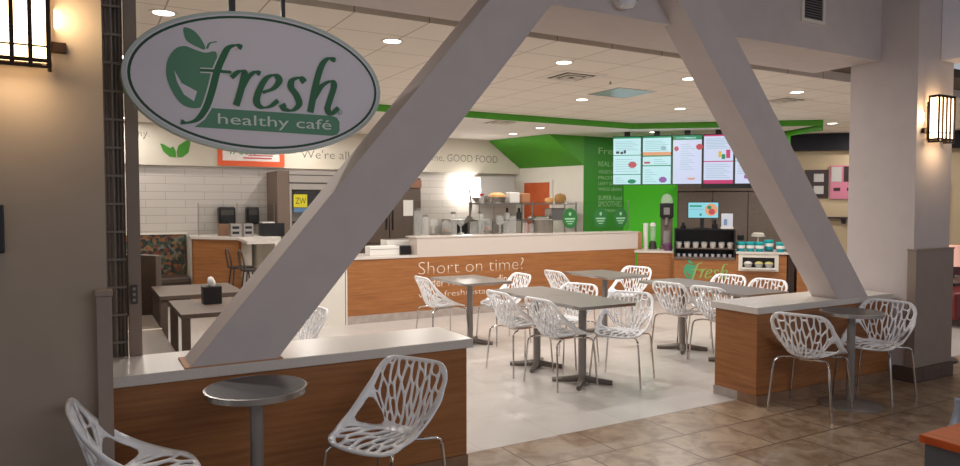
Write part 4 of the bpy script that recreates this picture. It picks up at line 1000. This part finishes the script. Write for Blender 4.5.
food('pump_bottle', 'bottle', 'white bottle with black pump at the left of the middle shelf', 6.78, 1.335, lambda t: (MB().lathe([(0, 0), (0.05, 0), (0.05, 0.11), (0.02, 0.13), (0, 0.13)], n=16).build('bottle_body', M_paper, t), MB().cyl((0, 0, 0.13), 0.022, 0.08, 10).build('pump', M_black, t)))
food('pump_bottle', 'bottle', 'dark bottle with black pump right of the white one', 7.04, 1.335, lambda t: (MB().lathe([(0, 0), (0.05, 0), (0.05, 0.12), (0.02, 0.14), (0, 0.14)], n=16).build('bottle_body', M_gunmetal, t), MB().cyl((0, 0, 0.14), 0.022, 0.07, 10).build('pump', M_black, t)))
food('steel_bin', 'container', 'large steel food container on the middle shelf by the door', 7.86, 1.335, lambda t: (MB().box(-0.16, 0.16, -0.12, 0.12, 0, 0.19).build('body', M_steel, t, bevel=0.01), MB().box(-0.17, 0.17, -0.13, 0.13, 0.19, 0.205).build('lid', M_darksteel, t)))
food('steel_tray', 'tray', 'low tray of food on the middle shelf before the door', 7.48, 1.335, lambda t: (MB().box(-0.17, 0.17, -0.12, 0.12, 0, 0.04).build('body', M_steel, t, bevel=0.005), MB().box(-0.15, 0.15, -0.10, 0.10, 0.04, 0.055).build('contents', mat('greens', (120, 116, 70), 0.7), t)))
bn = MB().lathe([(0, 0), (0.2, 0), (0.22, 0.36), (0, 0.36)], n=28).build('steel_bowl', M_steel, smooth=True); bn.location = (6.55, 10.93, 0.926); tag(bn, 'deep steel bowl on the lowest visible shelf', 'bowl')
bn = thing('oven', 'stainless countertop oven on the back kitchen counter', 'oven', (6.25, 12.05, 0.9)); MB().box(0, 0.9, 0, 0.5, 0, 0.42).build('body', M_steel, bn, bevel=0.01); MB().box(0.08, 0.66, -0.01, 0, 0.08, 0.34).build('door', M_black, bn); MB().tube([(0.1, -0.05, 0.36), (0.64, -0.05, 0.36)], 0.012).build('handle', M_steel, bn)
pl_ = thing('heat_lamp', 'black articulated lamp standing in the kitchen below the wall glare', 'lamp', (6.3, 11.5, 0.0))
MB().tube([(0, 0, 1.25), (0.05, 0, 1.6), (0.0, 0, 1.9)], 0.014).build('arm', M_black, pl_); MB().lathe([(0, 0), (0.12, 0), (0.03, 0.12), (0, 0.13)], (0, 0, 1.28), 16).build('shade', M_gunmetal, pl_, smooth=True); MB().cyl((0, 0, 0), 0.03, 1.25, 10).build('column', M_steel, pl_); MB().cyl((0, 0, 0), 0.15, 0.02, 16).build('foot', M_steel, pl_)
# ================================================================== LEFT: BAR AND BOOTH
br = thing('tall_bar', 'tall bamboo ended bar with a white top behind the booth tables', 'bar', (0, 0, 0))
MB().slab([(1.50, 11.72), (2.05, 11.03), (2.10, 11.06), (2.10, 11.3), (1.65, 11.9), (1.50, 11.9)], 0.0, 1.07).build('end_panel', M_bamboo, br)
MB().slab([(1.46, 11.74), (2.03, 10.99), (1.93, 9.75), (2.42, 9.75), (2.45, 11.2), (2.42, 12.38), (1.50, 12.38)], 1.07, 1.11).build('bar_top', M_solid, br)
MB().slab([(2.30, 10.9), (2.30, 9.75), (2.40, 9.75), (2.42, 10.9)], 0.0, 1.07).build('support_panel', M_white, br)
MB().slab([(1.5, 11.95), (2.0, 11.3), (2.3, 11.3), (2.3, 12.4), (1.5, 12.42)], 0, 1.07).build('rear_body', M_white, br)
for k, (x, y) in enumerate(((1.96, 10.35), (2.04, 9.85))):
    if k == 0:
        st0 = thing('bar_stool', 'x', 'bar stool', (x, y, 0), math.radians(-90))
        MB().lathe([(0, 0.70), (0.17, 0.70), (0.17, 0.725), (0, 0.725)], n=24).build('seat', M_gunmetal, st0)
        for sx in (-1, 1):
            for sy in (-1, 1): MB().tube([(sx*0.19, sy*0.19, 0), (sx*0.12, sy*0.12, 0.70)], 0.011).build('leg', M_gunmetal, st0)
        MB().tube([(-0.15, -0.15, 0.70), (-0.16, -0.19, 0.95), (0, -0.20, 0.99), (0.16, -0.19, 0.95), (0.15, -0.15, 0.70)], 0.012, smooth=2).build('backrest', M_gunmetal, st0)
        MB().tube([(-.16, -.16, .25), (.16, -.16, .25), (.16, .16, .25), (-.16, .16, .25), (-.16, -.16, .25)], 0.009).build('footrest', M_gunmetal, st0); t = st0
    else: t = dup(st0, (x, y, 0))
    t['label'] = ['dark metal stool at the tall bar, the one nearer the bamboo end', 'dark metal stool at the tall bar, the one beside the diagonal beam'][k]; t['group'] = 'dark stools at the tall bar'
# wall towel dispensers and bar items
for k, (x, l) in enumerate(((2.0, 'black wall dispenser nearer the bamboo end of the bar'), (2.46, 'black wall dispenser nearer the drinks fridge'))):
    t = thing('towel_dispenser', l, 'dispenser', (x, 12.6, 1.27), 0, 'black dispensers on the tiled wall')
    w = 0.27 if k == 0 else 0.2
    MB().box(0, w, -0.2, 0, 0, 0.30).build('body', M_black, t, bevel=0.03); MB().box(0.03, w-0.03, -0.205, -0.2, 0.16, 0.25).build('window_strip', M_gunmetal, t)
sgl = thing('bar_glass', 'low glass screen standing on the end of the tall bar', 'glass screen', (1.62, 12.0, 1.11)); MB().box(0, 1.2, 0, 0.008, 0, 0.50).build('glass_pane', M_glass, sgl)
for x in (0, 0.6, 1.2): MB().cyl((x, 0.004, 0), 0.01, 0.52, 10).build('post', M_steel, sgl)
cb_ = MB().box(-0.08, 0.08, -0.06, 0.06, 0, 0.19).build('brown_carton', mat('carton_brown', (128, 98, 76), 0.8), bevel=0.004); cb_.location = (1.95, 11.7, 1.11); tag(cb_, 'brown carton on the end of the tall bar', 'carton')
cb_ = MB().box(-0.08, 0.08, -0.06, 0.06, 0, 0.16).build('white_carton', M_paper, bevel=0.004); cb_.location = (2.13, 11.7, 1.11); tag(cb_, 'white carton right of the brown one on the bar', 'carton')
for k in range(2):
    t = thing('steel_dispenser', ['steel dispenser with a dark spout on the bar, left one', 'steel dispenser with a dark spout on the bar, right one'][k], 'dispenser', (2.06+0.19*k, 11.35, 1.11), 0, 'steel dispensers on the bar')
    MB().box(-0.08, 0.08, -0.08, 0.08, 0, 0.20).build('body', M_steel, t, bevel=0.01); MB().box(-0.05, 0.05, -0.09, -0.08, 0.04, 0.08).box(-0.05, 0.05, -0.09, -0.08, 0.12, 0.16).build('spout_slot', M_black, t)
t = thing('black_box', 'black box with white lids near the drinks fridge', 'box', (2.72, 11.9, 1.08)); MB().box(-0.16, 0.22, -0.1, 0.12, 0, 0.22).build('body', M_black, t); MB().box(-0.14, 0.06, -0.09, 0.1, 0.22, 0.24).build('lid', M_paper, t)
cb2 = MB().box(2.46, 2.83, 11.6, 12.5, 0, 1.08).build('side_cabinet', M_white); tag(cb2, 'white cabinet between the bar and the drinks fridge', 'cabinet')
# banquette
def floral():
    m = bpy.data.materials.new('floral_vinyl'); m.use_nodes = True; nt = m.node_tree; b = nt.nodes['Principled BSDF']; b.inputs['Roughness'].default_value = 0.6
    v_ = mapped(nt, (19, 19, 19)); n = nt.nodes.new('ShaderNodeTexVoronoi'); n.inputs['Scale'].default_value = 1.0; n.inputs['Randomness'].default_value = 1
    ns = nt.nodes.new('ShaderNodeTexNoise'); ns.inputs['Scale'].default_value = 0.7; nt.links.new(v_, ns.inputs['Vector'])
    mixv = nt.nodes.new('ShaderNodeMixRGB'); mixv.inputs['Fac'].default_value = 0.25; nt.links.new(v_, mixv.inputs['Color1']); nt.links.new(ns.outputs['Color'], mixv.inputs['Color2'])
    nt.links.new(v_, n.inputs['Vector'])
    r = nt.nodes.new('ShaderNodeValToRGB'); r.color_ramp.interpolation = 'CONSTANT'
    cols = [(50, 58, 42), (130, 80, 38), (36, 40, 34), (104, 106, 96), (130, 98, 62), (56, 76, 60), (110, 54, 34), (38, 44, 40)]
    r.color_ramp.elements[0].color = lin(cols[0]); r.color_ramp.elements[1].color = lin(cols[-1]); r.color_ramp.elements[1].position = 0.92
    for i in range(1, 7): e = r.color_ramp.elements.new(i/7.5); e.color = lin(cols[i])
    s = nt.nodes.new('ShaderNodeSeparateXYZ'); nt.links.new(n.outputs['Color'], s.inputs[0]); nt.links.new(s.outputs[0], r.inputs['Fac']); nt.links.new(r.outputs['Color'], b.inputs['Base Color'])
    return m
M_floral = floral()
bq = thing('banquette', 'booth bench against the tiled wall with a floral patterned back', 'bench', (0.2, 12.58, 0))
MB().box(-0.6, 1.28, -0.16, -0.02, 0.42, 1.12).build('patterned_back', M_floral, bq, bevel=0.02); MB().box(-0.6, 1.30, -0.18, 0, 1.12, 1.145).build('top_rail', M_white, bq)
MB().box(-0.6, 1.28, -0.68, -0.16, 0.36, 0.46).build('seat', M_boothbrown, bq, bevel=0.025); MB().box(-0.6, 1.28, -0.64, -0.02, 0, 0.36).build('base', M_boothbrown, bq)
pt_ = thing('booth_bench', 'dark brown booth bench with a tall back, beside the left tables', 'bench', (0.0, 0, 0))
MB().slab([(0.30, 8.55), (0.66, 8.05), (0.72, 8.10), (0.36, 8.62)], 0.0, 1.07).box(-0.2, 0.31, 8.5, 8.62, 0.0, 1.07).build('backrest', M_boothbrown, pt_, bevel=0.01)
MB().box(-0.1, 0.62, 5.6, 8.0, 0.38, 0.46).build('seat', M_seatbrown, pt_, bevel=0.02); MB().box(-0.1, 0.60, 5.62, 7.98, 0.0, 0.38).build('base', M_boothbrown, pt_)
MB().box(-0.2, -0.1, 5.6, 8.5, 0, 1.05).build('wall_side_back', M_boothbrown, pt_, bevel=0.01)
MB().box(-0.1, 0.62, 7.0, 7.06, 0.46, 0.462).build('seam', mat('piping', (190, 176, 160), 0.6), pt_)
def booth_table(x0, x1, y0, y1, label):
    t = thing('booth_table', label, 'table', ((x0+x1)/2, (y0+y1)/2, 0), 0, 'brown booth tables on the left')
    w, d_ = (x1-x0)/2, (y1-y0)/2
    MB().box(-w, w, -d_, d_, 0.715, 0.75).build('table_top', M_boothwood, t, bevel=0.003)
    for sx in (-1, 1):
        for sy in (-1, 1): MB().box(sx*(w-0.04)-0.03, sx*(w-0.04)+0.03, sy*(d_-0.05)-0.03, sy*(d_-0.05)+0.03, 0, 0.715).build('leg', M_boothwood, t)
booth_table(0.61, 1.37, 7.10, 8.02, 'brown booth table farther back, below the bamboo ended bar')
booth_table(0.65, 1.22, 5.83, 6.75, 'brown booth table carrying the black tissue box')
tb = thing('tissue_box', 'black cube tissue box on the nearer booth table', 'tissue box', (0.96, 6.40, 0.75)); MB().box(-0.075, 0.075, -0.075, 0.075, 0, 0.15).build('box', M_black, tb, bevel=0.004)
b = MB(); b.lathe([(0.025, 0.15), (0.03, 0.165), (0.04, 0.19), (0.025, 0.215), (0.0, 0.225)], n=9, sx=1, sy=0.6)
for i_, v_ in enumerate(b.bm.verts): v_.co += Vector((random.uniform(-.01, .01), random.uniform(-.01, .01), random.uniform(-.01, .01)))
b.build('tissue', M_paper, tb, smooth=True)
ls = thing('low_stool', 'small brown square stool beside the nearer booth table', 'stool', (1.42, 7.0, 0)); MB().box(-0.17, 0.17, -0.17, 0.17, 0.42, 0.46).build('seat', M_boothbrown, ls, bevel=0.01)
for sx in (-1, 1):
    for sy in (-1, 1): MB().cyl((sx*0.14, sy*0.14, 0), 0.01, 0.42, 8).build('leg', M_gunmetal, ls)

# ================================================================== FAR RIGHT
CO = Vector((10.8, 10.8, 0))
def cpos(u, v_, z): p = CO+DX*u+DY*v_; return (p.x, p.y, z)
t = thing('wall_poster', 'dark framed poster board with white sheets beside the right diagonal beam', 'poster', cpos(2.54, -0.002, 1.74), R45); MB().box(0, 0.43, -0.03, 0, 0, 0.56).build('frame', mat('maroon_frame', (50, 30, 34), 0.5), t); MB().box(0.16, 0.34, -0.034, -0.03, 0.32, 0.48).box(0.16, 0.34, -0.034, -0.03, 0.08, 0.24).build('sheet', mat('sheet_grey', (186, 182, 178), 0.8), t)
t = thing('wall_poster', 'pink poster with white sheets next to the right column', 'poster', cpos(3.0, -0.002, 1.72), R45); MB().box(0, 0.56, -0.03, 0, 0, 0.66).build('frame', mat('pink_poster', (196, 118, 140), 0.6), t); MB().box(0.02, 0.2, -0.034, -0.03, 0.34, 0.63).build('sheet', mat('sheet_grey', (186, 182, 178), 0.8), t); MB().box(0.24, 0.54, -0.034, -0.03, 0.34, 0.64).build('dark_sheet', mat('maroon_frame', (50, 30, 34), 0.5), t)
MB().box(0.06, 0.18, -0.034, -0.03, 0.16, 0.22).box(0.3, 0.42, -0.034, -0.03, 0.16, 0.22).build('print_mark', mat('maroon_frame', (50, 30, 34), 0.5), t)
t = thing('wall_shelf', 'narrow dark wall shelf on a bracket below the posters', 'shelf', cpos(2.92, -0.002, 1.33), R45); MB().box(0, 0.7, -0.15, 0, 0, 0.035).build('board', mat('maroon_frame', (50, 30, 34), 0.5), t); MB().box(0.3, 0.36, -0.1, 0, -0.10, 0).build('bracket', M_black, t)
dl = thing('lounge_table', 'dark high table at the right edge beyond the column', 'table', (7.75, 3.95, 0)); MB().box(-0.32, 0.6, -0.3, 0.3, 0.80, 0.83).build('table_top', mat('espresso_wood', (48, 30, 22), 0.5), dl); MB().cyl((-0.1, 0, 0.02), 0.035, 0.78, 14).build('pole', M_black, dl); MB().cyl((-0.1, 0, 0), 0.22, 0.02, 24).build('base', M_black, dl)
so = thing('red_sofa', 'dark red sofa at the far right beyond the high table', 'sofa', (10.4, 5.0, 0)); MB().box(-0.6, 1.2, 0.4, 0.6, 0.1, 0.95).build('backrest', mat('red_vinyl', (120, 30, 28), 0.5), so, bevel=0.04); MB().box(-0.6, 1.2, -0.2, 0.4, 0.1, 0.45).build('seat', mat('red_vinyl', (120, 30, 28), 0.5), so, bevel=0.04)
lm = thing('table_lamp', 'table lamp with a pink glowing shade at the right edge', 'lamp', (8.07, 4.0, 0.83)); MB().cyl((0, 0, 0), 0.03, 0.12, 12).build('lamp_base', M_black, lm); MB().lathe([(0.11, 0.12), (0.07, 0.34), (0.068, 0.34), (0.108, 0.12)], n=24).build('lamp_shade', mat('shade_pink', (240, 196, 180), 0.6, emit=(255, 190, 170), estr=0.6), lm, smooth=True)
bw = thing('wood_bench', 'grey sided seat box with an orange wood top at the bottom right', 'bench', (3.63, 1.93, 0))
MB().box(0, 1.5, -0.9, 0, 0.41, 0.45).build('seat_board', wood_mat('orange_wood_top', (176, 70, 24), (206, 92, 36), (226, 120, 56), (26, 2, 2), 0.3), bw, bevel=0.004); MB().box(0.02, 1.48, -0.88, -0.02, 0, 0.41).build('box_side', mat('cool_grey_laminate', (92, 92, 98), 0.5), bw)
bo = thing('grey_bollard', 'pale blue grey round post foot at the right edge', 'post', (5.02, 2.40, 0)); MB().lathe([(0, 0), (0.10, 0), (0.10, 0.10), (0.07, 0.14), (0.045, 0.25), (0.045, 0.32), (0, 0.32)], n=24).build('post', mat('blue_grey_metal', (150, 158, 176), 0.4, 0.2), bo, smooth=True)
